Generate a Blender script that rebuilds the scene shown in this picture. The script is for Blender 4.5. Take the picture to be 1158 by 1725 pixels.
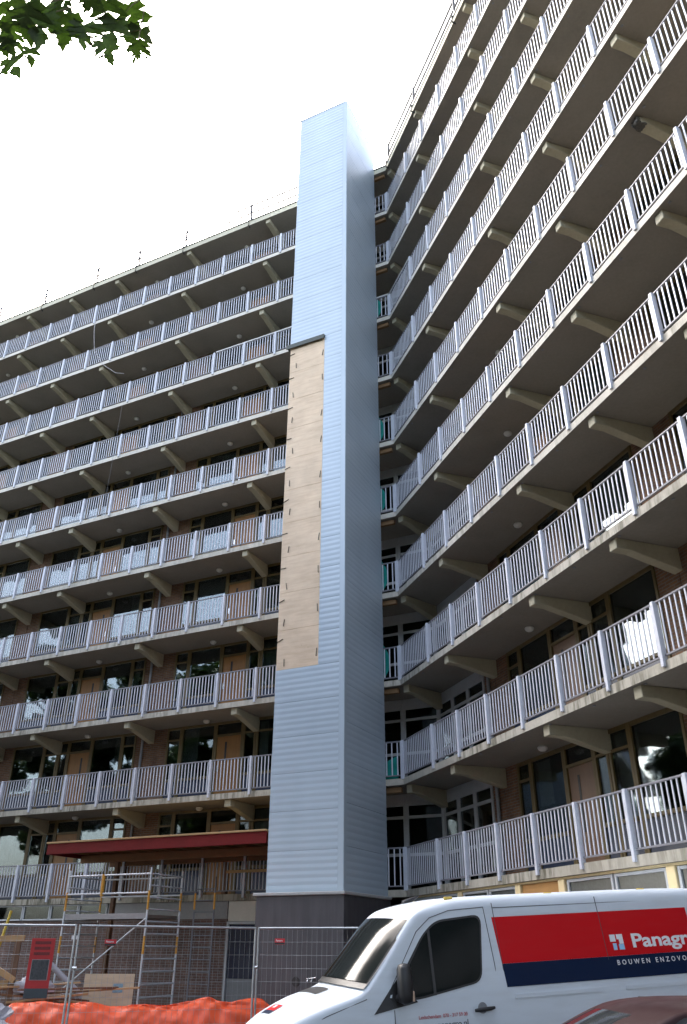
import bpy, bmesh, math, random
from mathutils import Matrix, Vector
R_ = math.radians
random.seed(7)
for o in list(bpy.data.objects): bpy.data.objects.remove(o)
scene = bpy.context.scene
COL = scene.collection

# ------------------------------------------------------------------ camera
EYE = 1.70
PITCH, ROLL, FPX = R_(28.39), R_(0.30), 1359.7
cd = bpy.data.cameras.new('camera'); cam = bpy.data.objects.new('camera', cd); COL.objects.link(cam)
cd.sensor_fit = 'VERTICAL'; cd.sensor_height = 36.0; cd.sensor_width = 36.0
cd.lens = FPX / 1725.0 * 36.0
cd.clip_start = 0.05; cd.clip_end = 2000
cam.matrix_world = Matrix.Translation((0, 0, EYE)) @ Matrix.Rotation(R_(90) + PITCH, 4, 'X') @ Matrix.Rotation(ROLL, 4, 'Z')
scene.camera = cam

# ------------------------------------------------------------------ light
SUN_AZ, SUN_EL = R_(-32), R_(42)      # azimuth of the sun, clockwise from +Y
world = bpy.data.worlds.new('World'); scene.world = world; world.use_nodes = True
wn, wl = world.node_tree.nodes, world.node_tree.links
wn.clear()
sky = wn.new('ShaderNodeTexSky'); sky.sky_type = 'NISHITA'; sky.sun_disc = False
sky.sun_elevation = SUN_EL; sky.sun_rotation = SUN_AZ
sky.air_density = 1.0; sky.dust_density = 6.0; sky.ozone_density = 1.0
hs = wn.new('ShaderNodeHueSaturation'); hs.inputs['Saturation'].default_value = 0.68
bg = wn.new('ShaderNodeBackground'); bg.inputs['Strength'].default_value = 0.15
wo = wn.new('ShaderNodeOutputWorld')
wl.new(sky.outputs[0], hs.inputs['Color']); wl.new(hs.outputs[0], bg.inputs[0]); wl.new(bg.outputs[0], wo.inputs[0])
sd = bpy.data.lights.new('sun', 'SUN'); sd.energy = 0.8; sd.angle = R_(35); sd.color = (1.0, 0.97, 0.93)
sun = bpy.data.objects.new('sun', sd); COL.objects.link(sun)
sdir = Vector((math.sin(SUN_AZ) * math.cos(SUN_EL), math.cos(SUN_AZ) * math.cos(SUN_EL), math.sin(SUN_EL)))
sun.rotation_euler = sdir.to_track_quat('Z', 'Y').to_euler(); sun.location = (-10, -10, 40)
vs = scene.view_settings
vs.view_transform = 'Standard'; vs.look = 'None'; vs.gamma = 1.0; vs.use_curve_mapping = False
vs.exposure = 2.85
try:
    scene.cycles.max_bounces = 8; scene.cycles.transparent_max_bounces = 12
    scene.cycles.diffuse_bounces = 4; scene.cycles.glossy_bounces = 4
    scene.cycles.caustics_reflective = False; scene.cycles.caustics_refractive = False
except Exception: pass

# ------------------------------------------------------------------ helpers: objects
WM = {}
def tag(o, label=None, cat=None, group=None, kind=None):
    if label: o['label'] = label
    if cat: o['category'] = cat
    if group: o['group'] = group
    if kind: o['kind'] = kind
    return o
def place(o, M, parent=None):
    M = M if M is not None else Matrix.Identity(4)
    WM[o] = M
    if parent is not None:
        o.parent = parent
        o.matrix_basis = WM[parent].inverted() @ M
    else:
        o.matrix_basis = M
    COL.objects.link(o)
    return o
def empty(name, M=None):
    o = bpy.data.objects.new(name, None); o.empty_display_size = 0.2
    return place(o, M)
def ob(name, me, M=None, parent=None):
    return place(bpy.data.objects.new(name, me), M, parent)
def T(x, y, z): return Matrix.Translation((x, y, z))

class MB:
    """collects verts and faces, then makes ONE mesh"""
    def __init__(s): s.v = []; s.f = []; s.m = []
    def add(s, vs_, fs, mi=0):
        b = len(s.v); s.v += [tuple(p) for p in vs_]; s.f += [tuple(i + b for i in f) for f in fs]; s.m += [mi] * len(fs)
    def box(s, x0, x1, y0, y1, z0, z1, mi=0):
        s.add([(x0,y0,z0),(x1,y0,z0),(x1,y1,z0),(x0,y1,z0),(x0,y0,z1),(x1,y0,z1),(x1,y1,z1),(x0,y1,z1)],
              [(0,3,2,1),(4,5,6,7),(0,1,5,4),(1,2,6,5),(2,3,7,6),(3,0,4,7)], mi)
    def tube(s, pts, r, n=8, mi=0, cap=True):
        pts = [Vector(p) for p in pts]; rings = []
        up = Vector((0.13, 0.07, 1)).normalized()
        for i, p in enumerate(pts):
            d = (pts[min(i+1, len(pts)-1)] - pts[max(i-1, 0)]).normalized()
            a = d.cross(up)
            if a.length < 0.15: a = d.cross(Vector((1, 0.1, 0)))
            a.normalize(); b = d.cross(a)
            rr = r[i] if isinstance(r, (list, tuple)) else r
            rings.append([p + a*math.cos(2*math.pi*k/n)*rr + b*math.sin(2*math.pi*k/n)*rr for k in range(n)])
        vv = [q for g in rings for q in g]; ff = []
        for i in range(len(rings)-1):
            for k in range(n):
                k2 = (k+1) % n; ff.append((i*n+k, i*n+k2, (i+1)*n+k2, (i+1)*n+k))
        if cap:
            ff.append(tuple(range(n))[::-1]); ff.append(tuple((len(rings)-1)*n+k for k in range(n)))
        s.add(vv, ff, mi)
    def prism(s, poly, h0, h1, mi=0):
        """poly = list of (x,y); extruded in z"""
        n = len(poly)
        s.add([(x,y,h0) for x,y in poly] + [(x,y,h1) for x,y in poly],
              [tuple(range(n))[::-1], tuple(range(n, 2*n))] + [(i, (i+1)%n, n+(i+1)%n, n+i) for i in range(n)], mi)
    def mesh(s, name, mats, smooth=None, bevel=0):
        me = bpy.data.meshes.new(name); me.from_pydata(s.v, [], s.f)
        for m in (mats if isinstance(mats, (list, tuple)) else [mats]): me.materials.append(m)
        me.polygons.foreach_set('material_index', s.m)
        bm = bmesh.new(); bm.from_mesh(me)
        bmesh.ops.recalc_face_normals(bm, faces=bm.faces[:])
        if bevel: bmesh.ops.bevel(bm, geom=bm.edges[:], offset=bevel, segments=1, affect='EDGES', clamp_overlap=True)
        bm.to_mesh(me); bm.free()
        if smooth is not None:
            me.polygons.foreach_set('use_smooth', [True]*len(me.polygons))
            me.set_sharp_from_angle(angle=R_(smooth))
        me.update()
        return me
CACHE = {}
def cached(key, fn):
    if key not in CACHE: CACHE[key] = fn()
    return CACHE[key]
def boxmesh(name, dims, mat, bevel=0):
    def f():
        m = MB(); m.box(*dims); return m.mesh(name, mat, bevel=bevel)
    return cached((name, dims, mat.name, bevel), f)

# ------------------------------------------------------------------ helpers: materials
def newmat(name):
    m = bpy.data.materials.new(name); m.use_nodes = True
    nt = m.node_tree; nt.nodes.clear()
    out = nt.nodes.new('ShaderNodeOutputMaterial'); b = nt.nodes.new('ShaderNodeBsdfPrincipled')
    nt.links.new(b.outputs[0], out.inputs[0])
    return m, nt, b, out
def coords(nt, scale=(1,1,1), kind='Object'):
    tc = nt.nodes.new('ShaderNodeTexCoord'); mp = nt.nodes.new('ShaderNodeMapping'); mp.inputs['Scale'].default_value = scale
    if kind == 'World':
        g = nt.nodes.new('ShaderNodeNewGeometry'); nt.links.new(g.outputs['Position'], mp.inputs[0])
    else: nt.links.new(tc.outputs[kind], mp.inputs[0])
    return mp.outputs[0]
def noise(nt, vec, scale, detail=4, rough=0.55):
    n = nt.nodes.new('ShaderNodeTexNoise'); n.inputs['Scale'].default_value = scale
    n.inputs['Detail'].default_value = detail; n.inputs['Roughness'].default_value = rough
    nt.links.new(vec, n.inputs['Vector']); return n.outputs['Fac']
def ramp(nt, fac, stops):
    r = nt.nodes.new('ShaderNodeValToRGB'); e = r.color_ramp.elements
    e[0].position, e[0].color = stops[0][0], (*stops[0][1], 1); e[1].position, e[1].color = stops[-1][0], (*stops[-1][1], 1)
    for p, c in stops[1:-1]:
        x = e.new(p); x.color = (*c, 1)
    nt.links.new(fac, r.inputs[0]); return r.outputs[0]
def mix(nt, fac, a, b, mode='MIX'):
    m = nt.nodes.new('ShaderNodeMix'); m.data_type = 'RGBA'; m.blend_type = mode
    for sock, v in ((m.inputs[0], fac), (m.inputs[6], a), (m.inputs[7], b)):
        if isinstance(v, (int, float)): sock.default_value = v
        elif isinstance(v, tuple): sock.default_value = (*v, 1)
        else: nt.links.new(v, sock)
    return m.outputs[2]
def bump(nt, b, h, strength=0.3, dist=0.01):
    n = nt.nodes.new('ShaderNodeBump'); n.inputs['Strength'].default_value = strength; n.inputs['Distance'].default_value = dist
    nt.links.new(h, n.inputs['Height']); nt.links.new(n.outputs[0], b.inputs['Normal'])
def math_(nt, op, a, b=None):
    m = nt.nodes.new('ShaderNodeMath'); m.operation = op
    for i, v in enumerate((a, b)):
        if v is None: continue
        if isinstance(v, (int, float)): m.inputs[i].default_value = v
        else: nt.links.new(v, m.inputs[i])
    return m.outputs[0]
def sc(c, k): return tuple(max(0, x*k) for x in c)
def plain(name, col, rough=0.6, metal=0.0, var=0.18, scale=6, bmp=0.08, spec=0.5, rnd=0.0, rvar=0.0):
    m, nt, b, out = newmat(name)
    v = coords(nt)
    n1 = noise(nt, v, scale); n2 = noise(nt, v, scale*7, 3)
    c = ramp(nt, n1, [(0.25, sc(col, 1-var)), (0.75, sc(col, 1+var*0.6))])
    c = mix(nt, 0.35, c, ramp(nt, n2, [(0.3, sc(col, 1-var)), (0.7, sc(col, 1+var))]))
    if rnd:
        oi = nt.nodes.new('ShaderNodeObjectInfo')
        c = mix(nt, 1.0, c, ramp(nt, oi.outputs['Random'], [(0, (1-rnd,)*3), (1, (1, 1, 1))]), 'MULTIPLY')
    nt.links.new(c, b.inputs['Base Color'])
    b.inputs['Roughness'].default_value = rough; b.inputs['Metallic'].default_value = metal
    b.inputs['Specular IOR Level'].default_value = spec
    if rvar:
        nt.links.new(ramp(nt, n1, [(0.2, (rough-rvar,)*3), (0.8, (rough+rvar,)*3)]), b.inputs['Roughness'])
    if bmp: bump(nt, b, n2, bmp, 0.01)
    return m
def concrete(name, col, stain_shade=True, soffit=False):
    m, nt, b, out = newmat(name)
    v = coords(nt, kind='World')
    n1 = noise(nt, v, 0.9, 6); n2 = noise(nt, v, 14, 5, 0.65)
    c = ramp(nt, n1, [(0.25, sc(col, .82)), (0.5, col), (0.8, sc(col, 1.1))])
    c = mix(nt, 0.3, c, ramp(nt, n2, [(0.3, sc(col, .7)), (0.7, sc(col, 1.15))]))
    if stain_shade:
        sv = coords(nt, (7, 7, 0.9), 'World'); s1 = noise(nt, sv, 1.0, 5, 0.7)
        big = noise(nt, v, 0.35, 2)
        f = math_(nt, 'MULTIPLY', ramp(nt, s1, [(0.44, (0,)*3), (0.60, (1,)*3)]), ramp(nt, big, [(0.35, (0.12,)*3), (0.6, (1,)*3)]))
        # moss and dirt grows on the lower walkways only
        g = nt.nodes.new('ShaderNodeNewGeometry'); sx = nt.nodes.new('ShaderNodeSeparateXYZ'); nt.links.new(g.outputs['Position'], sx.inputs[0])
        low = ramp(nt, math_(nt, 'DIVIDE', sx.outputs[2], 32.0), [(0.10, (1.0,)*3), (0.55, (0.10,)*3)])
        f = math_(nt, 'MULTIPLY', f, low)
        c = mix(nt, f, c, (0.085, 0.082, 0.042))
        c = mix(nt, 1.0, c, ramp(nt, math_(nt, 'ADD', math_(nt, 'DIVIDE', sx.outputs[2], 40.0), math_(nt, 'MULTIPLY', n1, 0.3)), [(0.15, (.62, .60, .55)), (0.75, (1, 1, 1))]), 'MULTIPLY')  # grime tone; its fade with height also paints the dimmer light low down
    nt.links.new(c, b.inputs['Base Color']); b.inputs['Roughness'].default_value = 0.85
    bump(nt, b, n2, 0.15, 0.01)
    return m
def brickmat(name, c1, c2, mortar, scale=1.0, xaxis=True):
    m, nt, b, out = newmat(name)
    tc = nt.nodes.new('ShaderNodeTexCoord'); sx = nt.nodes.new('ShaderNodeSeparateXYZ'); cx = nt.nodes.new('ShaderNodeCombineXYZ')
    nt.links.new(tc.outputs['Object'], sx.inputs[0])
    nt.links.new(math_(nt, 'ADD', sx.outputs[0], sx.outputs[1]), cx.inputs[0]); nt.links.new(sx.outputs[2], cx.inputs[1])
    br = nt.nodes.new('ShaderNodeTexBrick'); nt.links.new(cx.outputs[0], br.inputs['Vector'])
    br.inputs['Color1'].default_value = (*c1, 1); br.inputs['Color2'].default_value = (*c2, 1); br.inputs['Mortar'].default_value = (*mortar, 1)
    br.inputs['Scale'].default_value = 1.0; br.inputs['Brick Width'].default_value = 0.22*scale; br.inputs['Row Height'].default_value = 0.0665*scale
    br.inputs['Mortar Size'].default_value = 0.008*scale; br.inputs['Bias'].default_value = 0.0
    n = noise(nt, coords(nt, kind='World'), 3.0, 5)
    c = mix(nt, 1.0, br.outputs['Color'], ramp(nt, n, [(0.25, (.62,)*3), (0.8, (1.15,)*3)]), 'MULTIPLY')
    nt.links.new(c, b.inputs['Base Color']); b.inputs['Roughness'].default_value = 0.85
    bump(nt, b, math_(nt, 'SUBTRACT', 1.0, br.outputs['Fac']), 0.6, 0.008)
    return m
def wood(name, col, along=(1, 14, 14), rough=0.7, var=0.3):
    m, nt, b, out = newmat(name)
    v = coords(nt, along); n1 = noise(nt, v, 2.2, 6, 0.6); n2 = noise(nt, coords(nt), 2.0, 3)
    c = ramp(nt, n1, [(0.25, sc(col, 1-var)), (0.55, col), (0.8, sc(col, 1+var*0.5))])
    c = mix(nt, 0.35, c, ramp(nt, n2, [(0.3, sc(col, .7)), (0.7, sc(col, 1.15))]))
    nt.links.new(c, b.inputs['Base Color']); b.inputs['Roughness'].default_value = rough
    bump(nt, b, n1, 0.12, 0.01); return m
def glassmat(name, tint=(0.55, 0.6, 0.6), rough=0.02, refl=1.0):
    m, nt, b, out = newmat(name); nt.nodes.remove(b)
    tr = nt.nodes.new('ShaderNodeBsdfTransparent'); tr.inputs[0].default_value = (*tint, 1)
    gl = nt.nodes.new('ShaderNodeBsdfGlossy'); gl.inputs['Roughness'].default_value = rough; gl.inputs[0].default_value = (0.95, 0.97, 1.0, 1)
    fr = nt.nodes.new('ShaderNodeFresnel'); fr.inputs['IOR'].default_value = 1.62
    n = noise(nt, coords(nt, kind='World'), 0.8, 2)
    bp = nt.nodes.new('ShaderNodeBump'); bp.inputs['Strength'].default_value = 0.06; bp.inputs['Distance'].default_value = 0.05
    nt.links.new(n, bp.inputs['Height']); nt.links.new(bp.outputs[0], gl.inputs['Normal'])
    mx = nt.nodes.new('ShaderNodeMixShader'); nt.links.new(math_(nt, 'MULTIPLY', fr.outputs[0], 0.62*refl), mx.inputs[0])
    nt.links.new(tr.outputs[0], mx.inputs[1]); nt.links.new(gl.outputs[0], mx.inputs[2]); nt.links.new(mx.outputs[0], out.inputs[0])
    return m
def carpaint(name, col, rough=0.32, dirt=0.25, coat=0.06, spec=0.22):
    m, nt, b, out = newmat(name)
    n = noise(nt, coords(nt), 2.5, 5); g = noise(nt, coords(nt, (1, 1, 6)), 2.0, 5)
    c = mix(nt, math_(nt, 'MULTIPLY', ramp(nt, g, [(0.45, (0,)*3), (0.8, (1,)*3)]), dirt), col, sc((0.30, 0.28, 0.25), 0.9))
    nt.links.new(c, b.inputs['Base Color']); b.inputs['Roughness'].default_value = rough
    nt.links.new(ramp(nt, n, [(0.3, (rough*0.8,)*3), (0.75, (rough*1.35,)*3)]), b.inputs['Roughness'])
    b.inputs['Coat Weight'].default_value = coat; b.inputs['Coat Roughness'].default_value = 0.08; b.inputs['Specular IOR Level'].default_value = spec
    return m

M = {}
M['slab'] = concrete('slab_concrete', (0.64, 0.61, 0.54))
M['soffit'] = concrete('soffit_concrete', (0.25, 0.228, 0.195), stain_shade=False)
M['bracket'] = concrete('bracket_paint', (0.40, 0.37, 0.27), stain_shade=False)
M['rail'] = plain('rail_paint', (0.57, 0.595, 0.66), 0.45, 0.0, 0.12, 4, 0.03, rvar=0.1)
M['toprail'] = plain('rail_galvanised', (0.20, 0.20, 0.225), 0.55, 0.0, 0.2, 5, 0.03)
M['frame'] = wood('olive_window_frame', (0.125, 0.088, 0.030), (10, 10, 1), 0.5, 0.3)
M['whiteframe'] = plain('white_frame_paint', (0.46, 0.48, 0.50), 0.45, 0, 0.12, 4, 0.03)
M['door'] = wood('ochre_door', (0.27, 0.125, 0.032), (10, 10, 0.8), 0.45, 0.28)
M['door2'] = wood('dark_brown_door', (0.16, 0.085, 0.045), (10, 10, 0.8), 0.45, 0.25)
M['sillpanel'] = plain('dark_spandrel', (0.035, 0.045, 0.075), 0.25, 0, 0.2, 3, 0.03)
M['whitepanel'] = plain('pale_blue_spandrel', (0.62, 0.70, 0.82), 0.35, 0, 0.08, 3, 0.02)
M['palepanel'] = plain('pale_grey_spandrel', (0.34, 0.38, 0.38), 0.5, 0, 0.12, 3, 0.02, rnd=0.4)
M['curtain'] = plain('net_curtain', (0.62, 0.62, 0.58), 0.9, 0, 0.15, 4, 0.1, rnd=0.35)
M['interior'] = plain('room_plaster', (0.22, 0.20, 0.18), 0.9, 0, 0.15, 1, 0.0)
M['brick'] = brickmat('brown_brick', (0.23, 0.112, 0.055), (0.15, 0.073, 0.040), (0.19, 0.17, 0.145))
M['darkbrick'] = brickmat('ground_floor_brick', (0.17, 0.095, 0.075), (0.12, 0.072, 0.06), (0.20, 0.18, 0.17))
M['glass'] = glassmat('window_glass')
M['lamp'] = plain('lamp_plastic', (0.62, 0.62, 0.60), 0.4, 0, 0.05, 3, 0)
M['pipe'] = plain('downpipe_grey', (0.22, 0.23, 0.25), 0.5, 0, 0.2, 3, 0.05)
M['black'] = plain('black_plastic', (0.018, 0.018, 0.02), 0.45, 0, 0.2, 5, 0.05)
M['chrome'] = plain('handle_metal', (0.75, 0.75, 0.75), 0.25, 0.9, 0.05, 5, 0)
M['steel'] = plain('galvanised_steel', (0.42, 0.44, 0.46), 0.38, 0.75, 0.2, 6, 0.05)
M['cream'] = concrete('cream_paint', (0.74, 0.60, 0.34), stain_shade=False)
M['roofedge'] = concrete('roof_fascia', (0.60, 0.57, 0.44), stain_shade=False)

# ------------------------------------------------------------------ the building's axes
C0 = Vector((1.6954, 23.1684, 0))
aL, aR = R_(-63.77), R_(-18.77)
dL = Vector((math.sin(aL), math.cos(aL), 0)); dR = -Vector((math.sin(aR), math.cos(aR), 0))
nL = Vector((-0.44198, -0.89703, 0)); nR = Vector((-0.94682, -0.32177, 0))
def frame(origin, ex, ey):
    m = Matrix.Identity(4)
    for i in range(3): m[i][0], m[i][1], m[i][3] = ex[i], ey[i], origin[i]
    return m
FL_ = frame(C0, -dL, -nL)     # x runs to the right along the facade, y into the building
FR_ = frame(C0, dR, -nR)
H = 2.80; Z1 = 2.879; TH = 0.17
def zk(k): return Z1 + (k-1)*H - (0.22 if k == 11 else 0)
SL, SRt = 40.0, 33.0           # built length of the wings
WALL = 1.50; DEEP = 5.6
TN = math.tan(R_(22.5))
def lw(w, s, y, z):            # local coordinates of a wing -> matrix;  s = distance from the bend
    return (FL_ @ T(-s, y, z)) if w == 'L' else (FR_ @ T(s, y, z))

# ------------------------------------------------------------------ ground
def van_u(x, y): 
    th = R_(16); return (x-2.5)*-math.cos(th) + (y-12.0)*-math.sin(th)
def ground_h(x, y):
    d = math.hypot(x-2.2, y-12.8)
    w = max(0, min(1, (6.5-d)/2.5)); w = w*w*(3-2*w)
    return w * max(-0.24, min(0.16, -0.055*(van_u(x, y)+1)))
g = MB(); xs = [-400, -120, -50, -25] + [-14+i*0.7 for i in range(41)] + [30, 60, 120, 400]; ys = [-400, -120, -40, -10] + [i*0.7 for i in range(0, 36)] + [30, 60, 140, 400]
vv = [(x, y, ground_h(x, y)) for y in ys for x in xs]; nx = len(xs)
g.add(vv, [(j*nx+i, j*nx+i+1, (j+1)*nx+i+1, (j+1)*nx+i) for j in range(len(ys)-1) for i in range(nx-1)])
M['ground'] = plain('asphalt_ground', (0.062, 0.06, 0.058), 0.9, 0, 0.3, 0.8, 0.3)
gr = ob('ground', g.mesh('ground', M['ground'], smooth=40)); gr['kind'] = 'structure'

# ------------------------------------------------------------------ apartment building
bld = empty('apartment_building', T(C0.x, C0.y, 0))
tag(bld, 'bent eleven storey gallery apartment building with railed concrete walkways on every floor', 'building')
def slab_mesh(w, z0, z1, y0, y1, mats):
    """plan of one wing's slab between depths y0 and y1, mitred at the bend; material 0 edge/top, 1 underside"""
    m = MB(); sgn = -1 if w == 'L' else 1; end = SL if w == 'L' else SRt
    plan = [(0 + sgn*-1*y0*TN, y0), (sgn*end, y0), (sgn*end, y1), (sgn*-1*y1*TN, y1)]
    n = 4
    m.add([(x, y, z0) for x, y in plan] + [(x, y, z1) for x, y in plan],
          [(4,5,6,7), (0,1,5,4), (1,2,6,5), (2,3,7,6), (3,0,4,7)], 0)
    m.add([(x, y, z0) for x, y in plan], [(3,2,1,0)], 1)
    return m.mesh('walkway', mats)
WING = {'L': FL_, 'R': FR_}
walk = {}
for k in range(1, 11):
    for w in 'LR':
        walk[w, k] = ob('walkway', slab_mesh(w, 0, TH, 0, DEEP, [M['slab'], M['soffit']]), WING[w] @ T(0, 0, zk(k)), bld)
roof = {}
for w in 'LR':
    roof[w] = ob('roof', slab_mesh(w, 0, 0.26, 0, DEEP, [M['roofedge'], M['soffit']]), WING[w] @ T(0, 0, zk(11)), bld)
    m = MB(); end = SL if w == 'L' else SRt; a, b = (-end, 0.0) if w == 'L' else (0.0, end)
    m.box(a, b, -0.03, 0.09, 0.262, 0.31)
    ob('roof_edging', m.mesh('roof_edging', M['black']), WING[w] @ T(0, 0, zk(11)), roof[w])

# brackets (console beams) under every walkway and the roof
BR = {'L': [5.82, 10.15, 14.45, 17.4, 20.3, 24.65, 29.0], 'R': [2.90, 7.22, 10.15, 13.05, 17.4, 21.7]}
def bracket_mesh():
    m = MB(); w = 0.11
    prof = [(0.085, 0), (0.085, -0.215), (0.42, -0.215), (1.46, -0.46), (1.52, -0.46), (1.52, 0)]
    n = len(prof)
    m.add([(-w, y, z) for y, z in prof] + [(w, y, z) for y, z in prof],
          [tuple(range(n)), tuple(range(2*n-1, n-1, -1))] + [(i, n+i, n+(i+1)%n, (i+1)%n) for i in range(n)])
    return m.mesh('bracket', M['bracket'], bevel=0.012)
brm = bracket_mesh()
def spalled_mesh():
    from mathutils import noise as mn_
    me = bracket_mesh(); bm = bmesh.new(); bm.from_mesh(me)
    bmesh.ops.subdivide_edges(bm, edges=bm.edges[:], cuts=9, use_grid_fill=True)
    for v in bm.verts:
        if v.co.y < .34:
            k_ = (.34-v.co.y)/.25; v.co += Vector((mn_.noise(v.co*14)*.05, abs(mn_.noise(v.co*11+Vector((3, 0, 0))))*.22, mn_.noise(v.co*12)*.05))*k_
    bm.to_mesh(me); bm.free(); me.materials.append(plain('broken_concrete', (.10, .095, .085), .95, 0, .5, 30, .6))
    for p in me.polygons:
        if p.center.y < .30: p.material_index = 1
    return me
Fbis = frame(C0, ((-dL) + dR).normalized(), -(nL+nR).normalized())
for k in range(2, 12):
    for w in 'LR':
        par = walk[w, k] if k < 11 else roof[w]
        for s in BR[w]:
            o = ob('bracket', spalled_mesh() if (w, k, s) == ('R', 6, 13.05) else brm, lw(w, s, 0, zk(k)-0.002), par)
            if (w, k, s) == ('R', 6, 13.05): o['label'] = 'bracket with a broken dark concrete end'
    par = walk['R', k] if k < 11 else roof['R']
    ob('bracket', brm, Fbis @ T(0.12, 0.02, zk(k)-0.002), par)
    # brown timber left under the slab edge between the tower and the bend
    tb = cached('tb', lambda: boxmesh('timber_beam', (-0.62, -0.12, 0.12, 0.24, -0.17, -0.03), wood('weathered_timber', (0.20, 0.115, 0.05)), 0.006))
    ob('timber_beam', tb, FL_ @ T(0, 0, zk(k)-0.004), walk['L', k] if k < 11 else roof['L'])

# small dark drain outlets under the slab edges of the right wing
dom = boxmesh('drain_outlet', (-.03, .03, .09, .14, -.02, .0), M['pipe'], .005)
for k in range(2, 12):
    for i in range(12): ob('drain_outlet', dom, lw('R', 1.35+1.5*i, 0, zk(k)-.003), walk['R', k] if k < 11 else roof['R'])

# railings: posts, rails, balusters
POSTS = {'L': [3.55] + [5.0 + 1.48*i for i in range(0, 15)], 'R': [2.02 + 1.5*i for i in range(0, 14)]}
RH = 1.03                                                     # top of the railing above the walkway
postm = boxmesh('post', (-0.038, 0.038, -0.075, 0.03, -0.10, RH), M['rail'], 0.006)
cpostm = boxmesh('corner_post', (-0.075, 0.075, -0.06, 0.05, -0.02, RH), M['rail'], 0.006)
BZ0, BZ1 = 0.105, RH - 0.03
balm = boxmesh('baluster', (-0.015, 0.015, -0.009, 0.009, BZ0, BZ1), M['rail'], 0.002)
pool = []                                                     # (distance, wing, k, s)
for w in 'LR':
    ps = [0.0] + POSTS[w]; end = SL if w == 'L' else SRt
    for k in range(1, 11):
        zt = zk(k) + TH; wlk = walk[w, k]
        for s in POSTS[w]:
            if s < end: ob('post', postm, lw(w, s, 0.03, zt), wlk)
        x0, x1 = (-end, -0.02) if w == 'L' else (0.02, end)
        m = boxmesh('top_rail', (x0, x1, 0.012, 0.055, RH-0.03, RH+0.005), M['toprail'], 0.004)
        ob('top_rail', m, WING[w] @ T(0, 0, zt), wlk)
        m = boxmesh('bottom_rail', (x0, x1, 0.012, 0.05, 0.075, BZ0), M['toprail'])
        ob('bottom_rail', m, WING[w] @ T(0, 0, zt), wlk)
        for a, b in zip(ps, ps[1:] + [end]):
            if b - a < 0.3: continue
            n = max(2, int(round((b-a-0.06)/0.118)))
            if w == 'L' and a == 0: n = int((b-a)/0.165)
            for i in range(1, n):
                s = a + (b-a)*i/n; pool.append((w, k, s))
    for k in range(1, 11):
        if w == 'L': ob('corner_post', cpostm, Fbis @ T(0, 0.03, zk(k)+TH), walk['R', k])
camp = Vector((0, 0, EYE))
fwdv = Vector((0, math.cos(PITCH), math.sin(PITCH))); upv = Vector((0, -math.sin(PITCH), math.cos(PITCH)))
def inview(p):
    d = p - camp; z = d.dot(fwdv)
    if z < 0.5: return False
    return abs(d.x/z)*FPX < 575 and -845 < d.dot(upv)/z*FPX < 860
def bpos(w, k, s): return (lw(w, s, 0.035, zk(k)+TH+0.5)).to_translation()
rank = sorted(pool, key=lambda t: (0 if inview(bpos(*t)) else 1, (bpos(*t)-camp).length))
for w, k, s in rank[:300]: ob('baluster', balm, lw(w, s, 0.032, zk(k)+TH), walk[w, k])
m = MB()
for w, k, s in rank[300:]:
    A = lw(w, s, 0.032, zk(k)+TH); b = len(m.v)
    m.box(-0.015, 0.015, -0.009, 0.009, BZ0, BZ1)
    m.v[b:] = [tuple(A @ Vector(p)) for p in m.v[b:]]
o = ob('balusters', m.mesh('balusters', M['rail']), None, bld); o['kind'] = 'stuff'
# new pale handrail caps on the eighth walkway beside the tower
capm = plain('new_handrail', (0.72, 0.72, 0.70), 0.4, 0, 0.05, 4, 0)
ob('handrail_cap', boxmesh('handrail_cap', (-7.9, -0.05, -0.01, 0.075, RH+0.014, RH+0.05), capm), FL_ @ T(0, 0, zk(8)+TH), walk['L', 8])
ob('handrail_cap', boxmesh('handrail_cap', (0.05, 2.0, -0.01, 0.075, RH+0.014, RH+0.05), capm), FR_ @ T(0, 0, zk(8)+TH), walk['R', 8])

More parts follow.
